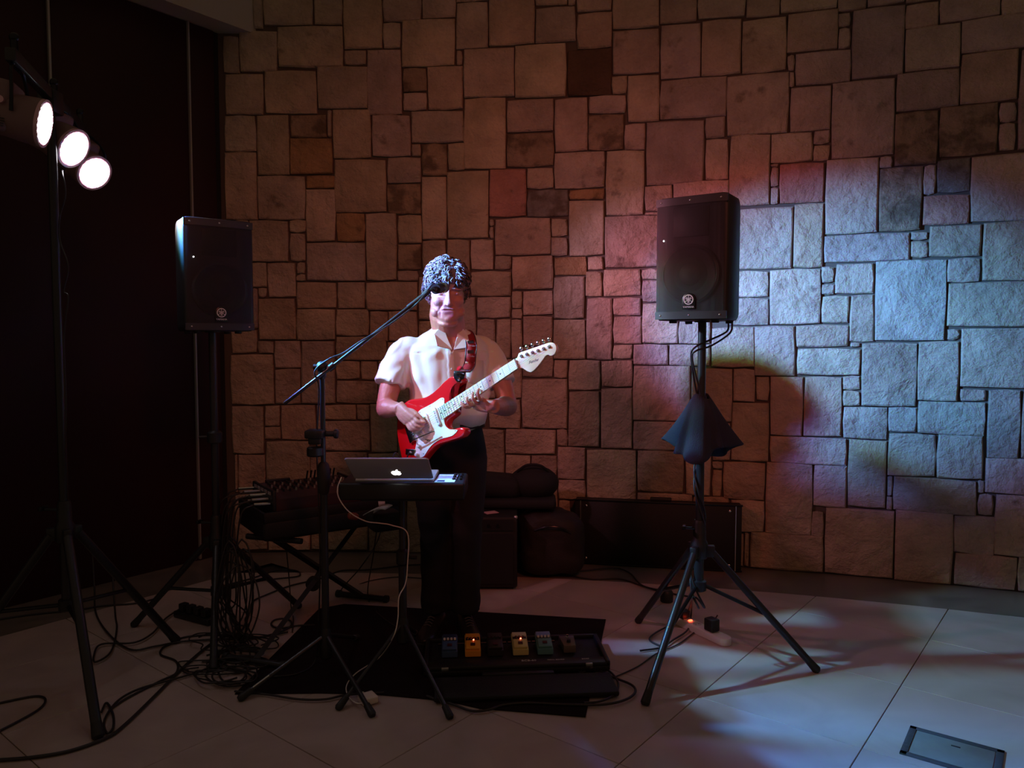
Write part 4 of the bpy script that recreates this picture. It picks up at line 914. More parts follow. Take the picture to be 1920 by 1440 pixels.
# power strip with plugs behind the right stand
a0, a1 = fl(1268, 1166, .0), fl(1358, 1208, .0); pu = (a1-a0).normalized(); pv = Vector((-pu.y, pu.x, 0)); PL = (a1-a0).length+.05
MS = frame(pu, pv, Vector((0, 0, 1)), a0-pu*.02)
ps = empty('power_strip', (0, 0, 0)); tag(ps, 'white power strip on the floor behind the right loudspeaker stand', 'power strip')
b = MB(); b.prism([(x, y) for x, y in rrect(PL, .062, .03, -.031, 8)], 0, .036, bev=.005, seg=3, M=MS @ Matrix.Translation((PL/2, 0, 0))); b.build('body', WHITEP, ps)
for k in range(3):
    b = MB(); b.lathe([(.021, 0), (.021, .0012), (.019, .0012), (.017, -.004)], 20, M=MS @ Matrix.Translation((.07+k*.095, 0, .0362))); sk = b.build('socket', mat('socket_white', (.6, .58, .54), .4), ps)
    b = MB(); [b.cyl(MS @ Vector((.07+k*.095, s*.009, .030)), MS @ Vector((.07+k*.095, s*.009, .0372)), .0025, 8) for s in (-1, 1)]; b.build('contact_hole', BLACK, sk)
b = MB(); b.box((.118, 0, .039), (.012, .02, .006), bev=.002, M=MS); b.build('switch_light', mat('led_red2', (1, .1, .02), .4, emit=(1, .06, .02), estr=9), ps)
for x_, dx, dz, lab in ((.07, .045, .04, 'small black plug in the left socket of the white power strip'), (.26, .055, .058, 'square black adapter plugged into the right end of the white power strip')):
    b = MB(); b.box((x_, 0, .0378+dz/2), (dx, .05, dz), bev=.006, M=MS); o = b.build('power_plug', PLAST); tag(o, lab, 'plug')
# round black foot switch near the left leg of the right stand
g = fl(1250, 1128); b = MB(); b.lathe([(.030, 0), (.034, .004), (.034, .05), (.026, .062), (.01, .066)], 22, M=Matrix.Translation((g.x, g.y, 0))); o = b.build('cable_reel', PLAST); tag(o, 'small round black cable drum on the floor behind the right stand leg', 'cable drum')
# white charger near the carpet edge
g = fl(690, 1318); b = MB(); b.box((0, 0, .018), (.062, .062, .028), (0, 0, .6), bev=.006, seg=3, M=Matrix.Translation((g.x, g.y, 0))); b.box((-.028, .028, .018), (.02, .02, .02), (0, 0, .6), bev=.004, M=Matrix.Translation((g.x, g.y, 0)))
o = b.build('charger', mat('charger_white', (.78, .66, .55), .4)); tag(o, 'white square laptop charger at the front edge of the carpet', 'charger')
# black multi-socket with plugs left
MS2 = frame((fl(398, 1168)-fl(338, 1152)).normalized(), Vector((0, 1, 0)), Vector((0, 0, 1)), fl(338, 1156)); u2 = MS2.col[0].to_3d(); MS2 = frame(u2, Vector((-u2.y, u2.x, 0)), Vector((0, 0, 1)), MS2.translation)
bs = empty('socket_strip', (0, 0, 0)); tag(bs, 'black socket strip full of plugs on the floor by the left stand', 'power strip')
b = MB(); b.box((.11, 0, .018), (.26, .055, .034), bev=.008, M=MS2); b.build('body', PLAST, bs)
for k in range(4):
    b = MB(); b.box((.03+k*.055, 0, .055), (.036, .04, .04), bev=.006, M=MS2); o = b.build('power_plug', PLAST); tag(o, 'black plug pushed into the black socket strip at left', 'plug', 'plugs in the black socket strip')
# ================================================================== GUITAR
GH = at(829, 776, 3.25); GN = at(970, 683, 3.05)
nx = (GN-GH).normalized(); gt = Vector((-.30, -.93, .30)); nz = (gt-nx*gt.dot(nx)).normalized(); ny = nz.cross(nx)
GB = GH - nx*.187                         # bridge
GM = frame(nx, ny, nz, GB)                # local: x to the nut, y to the bass side, z out of the face
gu_ = empty('electric_guitar', (0, 0, 0)); tag(gu_, 'red electric guitar with white pickguard and pale maple neck held by the man', 'guitar')
def gp(pts, per=5):
    P = [Vector((x, y, 0))*.001 for x, y in pts]; n = len(P); out = []
    for i in range(n):
        a, b_, c, d = P[i-1], P[i], P[(i+1) % n], P[(i+2) % n]
        for k in range(per):
            t = k/per; v = .5*((2*b_)+(c-a)*t+(2*a-5*b_+4*c-d)*t*t+(3*b_-a-3*c+d)*t**3); out.append((v.x, v.y))
    return out
body = [(-112, -65), (-101, 9), (-84, 66), (-56, 112), (-15, 143), (31, 150), (80, 132), (123, 116), (165, 112), (209, 117), (250, 125), (290, 127), (322, 116), (343, 98), (349, 82), (340, 74), (318, 74), (297, 73), (278, 62), (264, 46), (258, 31), (258, 0), (256, -30), (240, -36), (214, -38), (198, -44), (190, -58), (194, -74), (210, -86), (238, -92), (262, -102), (272, -116), (264, -132), (235, -138), (183, -127), (107, -112), (60, -118), (16, -132), (-30, -150), (-75, -152), (-106, -128), (-118, -96)]
RED = mat('red_lacquer', (.62, .008, .012), .12, coat=1.0)
b = MB(); b.prism(gp(body), -.045, 0, bev=.010, seg=4, M=GM); b.build('body', RED, gu_, ang=60)
PG = mat('cream_pickguard', (.86, .74, .62), .3)
pg = [(226, 56), (218, 34), (214, 0), (206, -14), (190, -32), (184, -52), (196, -78), (220, -92), (236, -104), (206, -112), (177, -107), (133, -96), (87, -97), (50, -108), (18, -122), (-12, -114), (-24, -94), (-14, -70), (0, -52), (8, -25), (12, 10), (30, 45), (71, 72), (119, 70), (167, 66), (208, 66)]
b = MB(); b.prism(gp(pg, 3), .0003, .0026, M=GM); b.build('pickguard', PG, gu_)
for x, y in ((26, 36), (75, 64), (140, 62), (216, 55), (225, -100), (120, -90), (20, -112), (-12, -104)):
    b = MB(); b.lathe([(.0028, .0026), (.002, .0036)], 8, M=GM @ Matrix.Translation((x*.001, y*.001, 0))); b.build('screw', STEEL, gu_)
for i, (x, ang) in enumerate(((52, .16), (104, 0), (160, 0))):
    M_ = GM @ Matrix.Translation((x*.001, 0, .0075)) @ Matrix.Rotation(ang, 4, 'Z')
    b = MB(); b.box((0, 0, 0), (.019, .084, .012), bev=.008, seg=3, M=M_); pk = b.build('pickup', mat('pickup_cover', (.90, .80, .70), .35), gu_)
    b = MB(); [b.cyl(M_ @ Vector((0, -.026+.0104*k, .005)), M_ @ Vector((0, -.026+.0104*k, .0078)), .0024, 8) for k in range(6)]; b.build('pole_piece', STEEL, pk)
b = MB(); b.box((-.008, 0, .006), (.040, .078, .010), bev=.002, M=GM)
for k in range(6): b.box((.004, -.026+.0104*k, .013), (.016, .008, .005), bev=.0015, M=GM)
b.build('bridge', CHROME, gu_)
b = MB(); b.tube([GM @ Vector(p) for p in spline([(0, -.036, .01), (.01, -.042, .03), (.03, -.045, .035), (.11, -.055, .030), (.14, -.06, .028)], 5)], .0027, 8); b.build('tremolo_arm', CHROME, gu_)
for x, y in ((36, -36), (13, -70), (-13, -100)):
    b = MB(); b.lathe([(.0115, .0026), (.0115, .005), (.008, .008), (.0075, .015), (.006, .016)], 18, M=GM @ Matrix.Translation((x*.001, y*.001, 0))); b.build('control_knob', mat('knob_cream', (.85, .78, .68), .4), gu_)
b = MB(); b.box((.069, -.068, .003), (.032, .003, .001), (0, 0, -.6), M=GM); b.cyl(GM @ Vector((.070, -.068, .002)), GM @ Vector((.074, -.073, .014)), .0025, 8); b.build('selector_switch', mat('switch_dark', (.05, .05, .05), .4), gu_)
b = MB(); b.box((-.045, -.072, .002), (.062, .026, .005), (0, 0, -.5), bev=.012, seg=3, M=GM); b.cyl(GM @ Vector((-.045, -.072, .0)), GM @ Vector((-.048, -.074, .012)), .006, 12); b.build('jack_plate', CHROME, gu_)
# neck
MAPLE = mat('maple', (.80, .58, .36), .28, coat=.5)
NL = .187+(GN-GH).length                  # bridge -> nut
x0 = .190
rings = []
for t in (0, .08, .5, 1):
    x = x0+(NL-x0)*t; w = .028-(.028-.021)*t
    rings.append([(x, w*cos(a), .0075-(.022*abs(sin(a)) if sin(a) < 0 else 0)) for a in [2*pi*k/20 for k in range(20)]])
rings = [[(x, y, min(z, .0085)) for x, y, z in r] for r in rings]
def neck_ring(x, w, th): 
    return [(x, -w, .0095), (x, w, .0095), (x, w, .004)]+[(x, w*cos(a)*.98, .004-th*sin(a)) for a in [pi*k/10 for k in range(1, 10)]]+[(x, -w, .004)]
b = MB(); b.loft([neck_ring(x0+(NL-x0)*t, .028-.007*t, .022) for t in (0, .25, .5, .75, 1)], M=GM); b.build('neck', MAPLE, gu_)
b = MB(); FX0 = .187-.004
b.prism([(FX0, -.028), (NL, -.0212), (NL, .0212), (FX0, .028)], .0096, .0125, M=GM); fbd = b.build('fretboard', mat('maple_board', (.90, .74, .52), .25, coat=.6), gu_)
for k in range(1, 22):
    x = NL-(.648)*(1-2**(-k/12))*(NL/.648); w = .028-.007*(x-x0)/(NL-x0)
    b = MB(); b.box((x, 0, .0128), (.0022, 2*w, .0014), M=GM); b.build('fret', STEEL, fbd, smooth=False)
INL = mat('dot_inlay', (.03, .03, .03), .4)
for k in (3, 5, 7, 9, 12, 15, 17, 19, 21):
    xa = NL*2**(-k/12); xb = NL*2**(-(k-1)/12); x = (xa+xb)/2
    for y in ((0,) if k != 12 else (-.012, .012)):
        b = MB(); b.lathe([(.0033, .0124), (.0033, .0129)], 12, M=GM @ Matrix.Translation((x, y, 0))); b.build('dot_inlay', INL, fbd)
b = MB(); b.box((NL+.002, 0, .012), (.0045, .0425, .008), bev=.001, M=GM); b.build('nut', mat('nut_bone', (.75, .65, .5), .4), gu_)
hd = [(0, -21), (0, 21), (8, 22), (18, 29), (28, 35), (60, 28), (110, 16), (155, 5), (176, -2), (189, -14), (192, -30), (185, -44), (170, -53), (154, -51), (146, -42), (135, -39), (120, -44), (95, -54), (72, -61), (54, -64), (40, -61), (28, -48), (14, -28)]
HDM = GM @ Matrix.Translation((NL+.003, 0, -.008))
b = MB(); b.prism([(x, y) for x, y in gp(hd, 3)], -.002, .013, bev=.002, M=HDM); hdo = b.build('headstock', mat('maple_head', (.82, .52, .36), .3, coat=.4), gu_)
for k in range(6):
    x, y = .032+.0265*k, .0175-.0066*k
    b = MB(); b.cyl(HDM @ Vector((x, y, .012)), HDM @ Vector((x, y, .021)), .0042, 12); b.cyl(HDM @ Vector((x, y, .012)), HDM @ Vector((x, y, .0145)), .0075, 12); b.build('tuning_post', CHROME, hdo)
    b = MB(); b.cyl(HDM @ Vector((x, y+.008, .004)), HDM @ Vector((x+.006, y+.028, .004)), .0025, 8); b.ball((x+.007, y+.033, .004), (.0085, .009, .004), 12, M=HDM); b.build('tuning_peg', CHROME, hdo)
    b = MB(); ys = .0155-.0062*k; yb = .026-.0104*k
    b.tube([GM @ Vector((.0, yb, .0165)), GM @ Vector((NL+.002, ys, .0165)), HDM @ Vector((.032+.0265*k, .0175-.0066*k, .017))], .00055, 5); b.build('string', STEEL, gu_)
text('lettering', 'Fender', .017, HDM @ Matrix.Translation((.075, -.030, .0134)) @ Matrix.Rotation(-.22, 4, 'Z'), mat('headstock_ink', (.03, .02, .03), .4), hdo, ext=.0002, shear=.3)
SBp = GM @ Vector((.338, .090, 0)); SBq = SBp-nz*.02

# ================================================================== PLAYER
PX, PY = -.308, 3.56; TH = radians(19)
pl = empty('person', (0, 0, 0)); tag(pl, 'grey-haired man in white short-sleeved shirt and black trousers playing a red electric guitar', 'person')
TM = Matrix.Translation((PX, PY, 0)) @ Matrix.Rotation(TH, 4, 'Z')
def ering(cx, cy, z, w, df, db, n=32, p=2.35, tilt=0.0):
    out = []
    for k in range(n):
        a = 2*pi*k/n; c, s = cos(a), sin(a); e = 2/p
        x = w*(abs(c)**e)*(1 if c > 0 else -1); y = (abs(s)**e)*(1 if s > 0 else -1); y *= db if y > 0 else df
        out.append((cx+x, cy+y, z+tilt*x))
    return out
def limb(b, pts, rr, n=20, per=5):
    P = spline(pts, per); k = len(P); rs_ = []
    for i in range(k):
        t = i/(k-1)*(len(rr)-1); j = min(int(t), len(rr)-2); u = t-j; rs_.append(rr[j]*(1-u)+rr[j+1]*u)
    b.tube(P, rs_, n)
# joints
SR, SL = Vector((-.497, 3.500, 1.340)), Vector((-.122, 3.630, 1.340))
ER, EL = Vector((-.572, 3.40, 1.095)), Vector((-.020, 3.54, 1.095))
def G(x, y, z): return GM @ Vector((x, y, z))
WR = G(.016, .108, .056)
# left wrist sits behind and below the neck, hand on the neck at about the 7th fret
tx = .372
WL = G(tx+.055, -.088, -.030)
b = MB()
# --- head (local: -y face), bowed forward
HC = Vector((-.296, 3.455, 1.618)); HM = Matrix.Translation(HC) @ Matrix.Rotation(radians(9), 4, 'Z') @ Matrix.Rotation(radians(15), 4, 'X') @ Matrix.Diagonal((1.07, 1.05, 1.04, 1))
hs_ = [(-.126, .020, .086, -.046), (-.118, .043, .097, -.02), (-.102, .058, .102, .0), (-.085, .067, .099, .03), (-.062, .070, .095, .055), (-.035, .069, .092, .075), (-.005, .0725, .087, .088), (.022, .0745, .091, .096), (.05, .0755, .091, .098), (.08, .071, .080, .09), (.105, .056, .058, .07), (.122, .034, .034, .045), (.128, .012, .012, .02)]
b.loft([ering(0, 0, z, w, f, k) for z, w, f, k in hs_], M=HM)
# nose
b.loft([[(sx*w, y, z) for sx, y in ((-1, y0), (-.55, y1), (0, y1-.002), (.55, y1), (1, y0), (0, y0+.02))] for z, w, y0, y1 in ((.030, .006, -.082, -.092), (.010, .0075, -.078, -.100), (-.015, .011, -.080, -.112), (-.030, .015, -.082, -.120), (-.040, .014, -.084, -.116), (-.045, .008, -.086, -.104))], M=HM)
for s in (-1, 1):
    b.ball((s*.0125, -.099, -.036), (.0078, .011, .0078), 12, M=HM)                  # nostril wings
    b.ball((s*.033, -.080, .027), (.024, .014, .0075), 14, M=HM, rot=(0, s*.12, 0))   # brow ridge
    b.ball((s*.0315, -.0745, .006), (.015, .013, .0105), 14, M=HM)                    # lowered eyelid
    b.ball((s*.041, -.066, -.030), (.026, .024, .024), 14, M=HM)                      # cheek
    b.ball((s*.050, -.050, -.082), (.024, .032, .024), 14, M=HM)                      # jowl
    b.ball((s*.078, .006, -.008), (.008, .018, .030), 14, M=HM, rot=(0, s*.12, 0))    # ear
    b.ball((s*.014, -.0925, -.0585), (.014, .006, .0032), 10, M=HM)                    # upper lip
b.ball((0, -.0935, -.0585), (.012, .0065, .0035), 10, M=HM)
b.ball((0, -.0915, -.0700), (.019, .0070, .0042), 12, M=HM)                           # lower lip
b.ball((0, -.090, -.103), (.022, .016, .016), 12, M=HM); b.ball((0, -.055, -.128), (.046, .045, .018), 14, M=HM)                               # chin
# --- neck and hidden torso
b.tube([HM @ Vector((0, .012, -.05)), HM @ Vector((0, .02, -.11)), TM @ Vector((.01, -.005, 1.43)), TM @ Vector((.0, -.01, 1.36))], [.072, .080, .080, .090], 22)
b.loft([[TM @ Vector(p) for p in ering(cx, cy, z, w, f, k)] for cx, cy, z, w, f, k in ((0, 0, 1.0, .13, .10, .09), (0, 0, 1.2, .15, .115, .10), (0, 0, 1.33, .165, .108, .10), (0, 0, 1.385, .15, .098, .085), (0, .0, 1.415, .095, .075, .07))])
# --- arms
limb(b, [SR, SR.lerp(ER, .5)+Vector((-.012, 0, 0)), ER, ER.lerp(WR, .35)+Vector((-.008, -.01, -.004)), WR], [.052, .050, .042, .044, .027])
limb(b, [SL, SL.lerp(EL, .5)+Vector((.012, .0, 0)), EL, EL.lerp(WL, .35)+Vector((.008, -.01, -.006)), WL], [.052, .050, .043, .046, .029])
# --- right hand over the strings, holding the pick: local frame of the guitar
def finger(pts, r0, r1, n=10): limb(b, pts, [r0, (r0+r1)/2*1.02, r1*1.02, r1*.8], n, 4)
for q, w in ((-.6, .0165), (-.2, .018), (.2, .018), (.6, .0165)):
    d_ = nx*q*.042
    limb(b, [WR+d_*.35+ny*.015, G(.034, .070, .058)+d_*.8, G(.052, .034, .052)+d_], [.022, w, .0138], 12, 4)
kn = [(.080, .032), (.064, .024), (.048, .018), (.032, .014)]
for i, (x, y) in enumerate(kn):
    lx = [.9, 1, .95, .8][i]
    finger([G(x-.004, y+.012, .051), G(x+.006, y-.020*lx, .054), G(x+.020, y-.038*lx, .040), G(x+.027, y-.034*lx, .024)], .0104, .0080)
finger([WR+nx*.016+ny*-.01, G(.072, .070, .046), G(.092, .040, .040), G(.102, .008, .028)], .0132, .0088)
# --- left hand: palm behind the treble edge, four fingers over the board, thumb behind
for q in (-.6, -.2, .2, .6):
    limb(b, [WL+nx*q*.03, G(tx+.02+q*.036, -.064, -.022), G(tx+q*.040, -.044, -.010)], [.019, .0165, .0135], 12, 4)
for i, (fx, dx, ln_f) in enumerate(((.036, .020, 1.0), (.014, .010, 1.08), (-.010, -.004, 1.0), (-.034, -.018, .82))):
    x = tx+fx-.004
    finger([G(x, -.040, -.008), G(x+dx*.3, -.044*ln_f-.004, .018), G(x+dx*.8, -.026*ln_f, .034*ln_f), G(x+dx, -.004-.006*i*.4, .018)], .0096, .0074)
finger([WL+nx*.004, G(tx+.004, -.055, -.038), G(tx-.012, -.022, -.040), G(tx-.022, .006, -.034)], .0125, .0088)
vs, ns, fs = remesh(b, .0036, 3)
HI = HM.inverted()
def g3(p, c, s): 
    d = ((p[0]-c[0])/s[0])**2+((p[1]-c[1])/s[1])**2+((p[2]-c[2])/s[2])**2
    return math.exp(-d) if d < 9 else 0
nv = []
for v, n_ in zip(vs, ns):
    if v.z > 1.42:
        p = HI @ v; d = 0
        if p.y < -.02:
            for s in (-1, 1):
                d -= .0080*g3(p, (s*.018, -.088, .014), (.011, .03, .009))     # inner eye corner
                d -= .0055*g3(p, (s*.034, -.085, .0165), (.020, .03, .0035))   # crease above the lid
                d -= .0034*g3(p, (s*.033, -.085, -.0045), (.018, .03, .0026))  # lash line
                d -= .0022*g3(p, (s*.033, -.08, -.016), (.020, .03, .003))     # eye bag
                d -= .0062*g3(p, (s*(.025+(-p.z-.035)*.45), p.y, -.050), (.0045, 1, .022))   # nasolabial fold
                d -= .0045*g3(p, (s*.034, p.y, -.082), (.005, 1, .016))
            d -= .0050*g3(p, (p.x*.0, -.095, -.0632-5*p.x*p.x), (.030, .03, .0024))           # mouth line
            d -= .0030*g3(p, (0, -.09, -.083), (.018, .03, .005))
            d -= .0018*g3(p, (0, -.09, .024), (.003, .03, .010))
        v = v+n_*d
    else:
        v = v+n_*(.0008*noise.noise(v*60))
    nv.append(v)
SKIN = mat('skin', (.56, .235, .175), .48, bump=.25, bscale=180, var=.12, vscale=30, sub=.12)
person_body = mesh_obj('body', nv, fs, SKIN, pl)

# --- hair: cap with many short curled locks
HAIR = mat('grey_hair', (.19, .135, .13), .85, var=.45, vscale=45, bump=.5, bscale=200, spec=.12)
HAIR2 = mat('dark_grey_hair', (.075, .06, .06), .85, var=.3, vscale=45, spec=.12)
b = MB(); vs_ = []
cap = [(.010, .077, .040, .104), (.036, .082, .088, .108), (.062, .083, .102, .108), (.09, .076, .092, .098), (.116, .057, .066, .076), (.134, .030, .034, .042), (.142, .012, .012, .02)]
b.loft([ering(0, .004, z, w, f, k) for z, w, f, k in cap], M=HM)
b.loft([ering(0, .046, z, w, .034, k, p=2.1) for z, w, k in ((-.078, .050, .035), (-.06, .064, .046), (-.03, .076, .054), (.0, .080, .058), (.04, .080, .060))], M=HM)
for s in (-1, 1): b.ball((s*.080, .010, .006), (.012, .036, .040), 12, M=HM)
v2, n2_, f2 = remesh(b, .006, 2)
v2 = [v+n*(.007*noise.noise(v*38)+.004*noise.noise(v*90)) for v, n in zip(v2, n2_)]
hair = mesh_obj('hair', v2, f2, HAIR, pl)
b = MB(); b_dark = MB(); rh = random.Random(11); HI3 = HM.to_3x3()
idx = list(range(len(v2))); rh.shuffle(idx); cnt = 0
for i in idx:
    p = HI @ v2[i]; nn = HI3.inverted() @ n2_[i]
    if p.y < -.075 and p.z < .045: continue
    if nn.z < -.55: continue
    cnt += 1
    if cnt > 900: break
    t1 = Vector((rh.uniform(-.6, .6)+(.8 if p.x > .02 else -.5)*(p.z > .05), rh.uniform(-.8, .5), rh.uniform(-1.1, .0))); t1 = (t1-nn*t1.dot(nn)).normalized(); t2 = nn.cross(t1)
    rr_ = rh.choice((.005, .008, .013)); L_ = rh.uniform(.020, .042)*(1 if nn.z > -.1 else .7); c0 = p-nn*.002
    pts = [HM @ (c0+t1*L_*t+nn*(rr_*sin(pi*t*.8)+.001)+t2*.005*sin(2*pi*t+rh.random())) for t in (0, .25, .5, .75, 1)]
    (b if rh.random() < .6 else b_dark).tube(pts, [.0022, .0036, .0038, .0030, .0008], 6, cap=True)
b.build('locks', HAIR, hair); b_dark.build('dark_locks', HAIR2, hair)
b = MB()
for s in (-1, 1):
    for k in range(9):
        u = k/8; p = Vector((s*(.014+.036*u), -.0945+.018*u*u, .030+.006*sin(u*2.6))); b.tube([HM @ p, HM @ (p+Vector((s*.007, -.001, .002)))], [.0017, .0006], 5)
b.build('eyebrows', HAIR, pl)

# --- shirt
b = MB()
tor = [(0, -.006, .975, .152, .118, .100), (0, -.010, 1.0, .172, .140, .108), (0, -.016, 1.05, .186, .156, .112), (0, -.016, 1.11, .192, .154, .112), (0, -.010, 1.19, .194, .142, .112), (0, -.004, 1.27, .200, .130, .112), (0, 0, 1.335, .205, .122, .108), (0, 0, 1.37, .196, .108, .098), (.0, .004, 1.40, .160, .090, .082), (0, .006, 1.430, .108, .078, .070), (0, .002, 1.452, .070, .068, .064)]
b.loft([[TM @ Vector(p) for p in ering(cx, cy, z, w, f, k, 40, 2.5)] for cx, cy, z, w, f, k in tor])
def sleeve(S_, E_, out, rot=0):
    d = (E_-S_); e = S_+d*.62+out; m = S_+d*.28+out*.9
    inw = Vector((-1 if out.x > 0 else 1, 0, 0))
    b.tube(spline([S_+inw*.085+Vector((0, 0, .016)), S_+inw*.01+Vector((0, 0, .008)), m, e], 5), [.052, .054, .056, .058, .060, .061, .062, .064, .066, .068, .070, .071, .072, .073, .074, .075][:16], 26)
sleeve(SR, ER, Vector((-.012, -.004, 0))); sleeve(SL, EL, Vector((.008, .0, 0)))
v3, n3, f3 = remesh(b, .0055, 4)
TI = TM.inverted(); out = []
for v, n in zip(v3, n3):
    p = TI @ v; q = Vector((v.x*1.0, v.y*1.0, v.z*.55)); d = 0
    arm = min((v-SR.lerp(ER, .45)).length, (v-SL.lerp(EL, .45)).length)
    # soft drapes running from shoulders to belly, tighter ones near the waist
    f_ = noise.noise(Vector((p.x*9, p.y*5, p.z*3.2)))+.6*noise.noise(Vector((p.x*19+3, p.y*8, p.z*7)))
    d += .011*f_
    u_ = abs(p.x)*22+p.z*13+2.2*noise.noise(p*7)                       # creases falling from the shoulders
    d += .0045*max(0, sin(u_*1.7))**3*min(1, max(0, (abs(p.x)-.03)/.05))*(1 if p.z > 1.12 else .4)
    wv = sin(p.x*30-p.z*34+3*noise.noise(p*6)); d += .0042*wv*max(0, min(1, (1.17-p.z)/.10))
    r_ = 1-min(1, abs(abs(p.x)-.175)/.06); d += .0075*r_*sin(p.z*46+p.x*30+4*noise.noise(p*5))*(1 if p.z < 1.34 else 0)
    if abs(p.x) > .225: d += .004*sin(p.z*70+abs(p.x)*60+3*noise.noise(p*9))*min(1, max(0, (1.30-p.z)/.05))
    fl_ = (abs(p.x+.012) < .017 and p.y < 0 and p.z < 1.38); d += .0022 if fl_ else 0
    out.append(v+n*d)
ff = []
for f in f3:
    c = sum((out[i] for i in f), Vector())/len(f); p = TI @ c
    if p.y < -.01 and p.z > 1.340 and abs(p.x+.004) < (p.z-1.340)*.62: continue
    if p.z > 1.447: continue
    ff.append(f)
SHIRT = mat('white_cotton', (.78, .74, .68), .75, bump=.12, bscale=350)
sh = mesh_obj('shirt', out, ff, SHIRT, pl); sd = sh.modifiers.new('t', 'SOLIDIFY'); sd.thickness = .002; sd.offset = -1
# collar: stand and two pointed leaves
def T(x, y, z): return TM @ Vector((x, y, z))
for s, (A_, B_, C_, D_, E_) in ((-1, (T(-.004, -.118, 1.350), T(-.052, -.118, 1.388), T(-.062, -.070, 1.440), T(-.035, -.066, 1.466), T(-.066, .002, 1.478))), (1, (T(.002, -.118, 1.350), T(.066, -.108, 1.372), T(.072, -.062, 1.440), T(.044, -.062, 1.466), T(.070, .002, 1.478)))):
    tip = T(s*.078, -.130, 1.368) if s < 0 else T(.082, -.118, 1.362)
    vs_ = [A_, tip, C_+Vector((s*.012, -.022, -.018)), D_, T(s*.022, -.098, 1.402), T(s*.082, -.02, 1.438), T(s*.060, -.004, 1.476)]
    o_ = mesh_obj('collar', vs_, [(0, 1, 2, 4), (4, 2, 3), (3, 2, 5, 6)], SHIRT, sh, smooth=False); m_ = o_.modifiers.new('t', 'SOLIDIFY'); m_.thickness = .0045; m_.offset = 0; m_ = o_.modifiers.new('b', 'BEVEL'); m_.width = .001; m_.segments = 2
vs_ = []; fs_ = []
for i in range(13):
    a = -.15+(pi+.3)*i/12; vs_ += [T(.078*cos(a), .004+.060*sin(a), 1.432), T(.062*cos(a), .000+.052*sin(a), 1.478)]
    if i: fs_.append((2*i-2, 2*i, 2*i+1, 2*i-1))
o_ = mesh_obj('collar_band', vs_, fs_, SHIRT, sh); m_ = o_.modifiers.new('t', 'SOLIDIFY'); m_.thickness = .004
from mathutils.bvhtree import BVHTree
bv = BVHTree.FromPolygons([tuple(v) for v in out], ff)
def on_shirt(x, z, off=.0):
    a = TM @ Vector((x, -.5, z)); d = (TM.to_3x3() @ Vector((0, 1, 0))); h_ = bv.ray_cast(a, d, 1.0)
    return (h_[0]-d*off) if h_[0] else TM @ Vector((x, -.14, z))
for z in (1.335, 1.262, 1.19, 1.118):
    q = on_shirt(-.012, z, .002); b = MB(); b.lathe([(.0052, 0), (.0052, .002), (.003, .0028)], 12, M=frame(TM.to_3x3() @ Vector((1, 0, 0)), Vector((0, 0, 1)), TM.to_3x3() @ Vector((0, -1, 0)), q)); b.build('button', mat('button_pearl', (.7, .68, .66), .3), sh)
pk_ = [on_shirt(x, z, .003) for x, z in ((.055, 1.30), (.145, 1.30), (.145, 1.205), (.10, 1.19), (.055, 1.205), (.10, 1.30), (.10, 1.25))]
o_ = mesh_obj('pocket', pk_, [(0, 5, 6), (5, 1, 6), (1, 2, 6), (2, 3, 6), (3, 4, 6), (4, 0, 6)], SHIRT, sh); m_ = o_.modifiers.new('t', 'SOLIDIFY'); m_.thickness = .003; m_.offset = 0

# --- trousers, belt, shoes
TR = mat('black_trousers', (.007, .006, .0065), .85, bump=.4, bscale=300)
KR, KL = Vector((-.365, 3.50, .53)), Vector((-.215, 3.51, .53))
AR, AL = Vector((-.365, 3.565, .10)), Vector((-.225, 3.555, .10))
b = MB()
b.loft([[TM @ Vector(p) for p in ering(cx, cy, z, w, f, k, 36, 2.4)] for cx, cy, z, w, f, k in ((.0, 0, 1.012, .158, .124, .104), (.0, 0, .99, .166, .130, .112), (.005, .0, .93, .176, .126, .124), (.01, .004, .86, .182, .116, .128), (.012, .004, .80, .172, .105, .12), (.012, 0, .76, .15, .09, .10))])
HRj, HLj = TM @ Vector((-.082, 0, .84)), TM @ Vector((.098, 0, .84))
b.tube(spline([HRj, HRj.lerp(KR, .5), KR, KR.lerp(AR, .5), AR], 5), [.096]*2+[.096, .094, .092, .09, .088, .085, .082, .079, .076, .074, .073, .072, .071, .070, .070, .071, .072, .073, .074], 24)
b.tube(spline([HLj, HLj.lerp(KL, .5), KL, KL.lerp(AL, .5), AL], 5), [.098]*2+[.098, .096, .093, .091, .088, .085, .082, .079, .076, .074, .073, .072, .071, .070, .070, .071, .072, .073, .074], 24)
v4, n4, f4 = remesh(b, .009, 4)
v4 = [v+n*(.009*noise.noise(Vector((v.x*8, v.y*8, v.z*4)))+.0025*sin(v.z*46+5*noise.noise(v*5))*(1 if v.z < .32 or abs(v.z-.53) < .08 else .3)) for v, n in zip(v4, n4)]
mesh_obj('trousers', v4, f4, TR, pl)
vs_, fs_ = [], []
for i in range(41):
    a = 2*pi*i/40; e = 2/2.4
    for z, k in ((1.020, 1), (.984, 1.015)):
        c, s = cos(a), sin(a); x = .172*k*(abs(c)**e)*(1 if c > 0 else -1); y = (abs(s)**e)*(1 if s > 0 else -1)*(.118 if s > 0 else .139)*k; vs_.append(TM @ Vector((x, y, z)))
    if i: fs_.append((2*i-2, 2*i, 2*i+1, 2*i-1))
o_ = mesh_obj('belt', vs_, fs_, mat('belt_leather', (.02, .018, .02), .35), pl); m_ = o_.modifiers.new('t', 'SOLIDIFY'); m_.thickness = .006
b = MB(); q = TM @ Vector((0, -.148, 1.0)); b.box(q, (.045, .008, .036), (0, 0, TH), bev=.003); b.build('buckle', STEEL, pl)
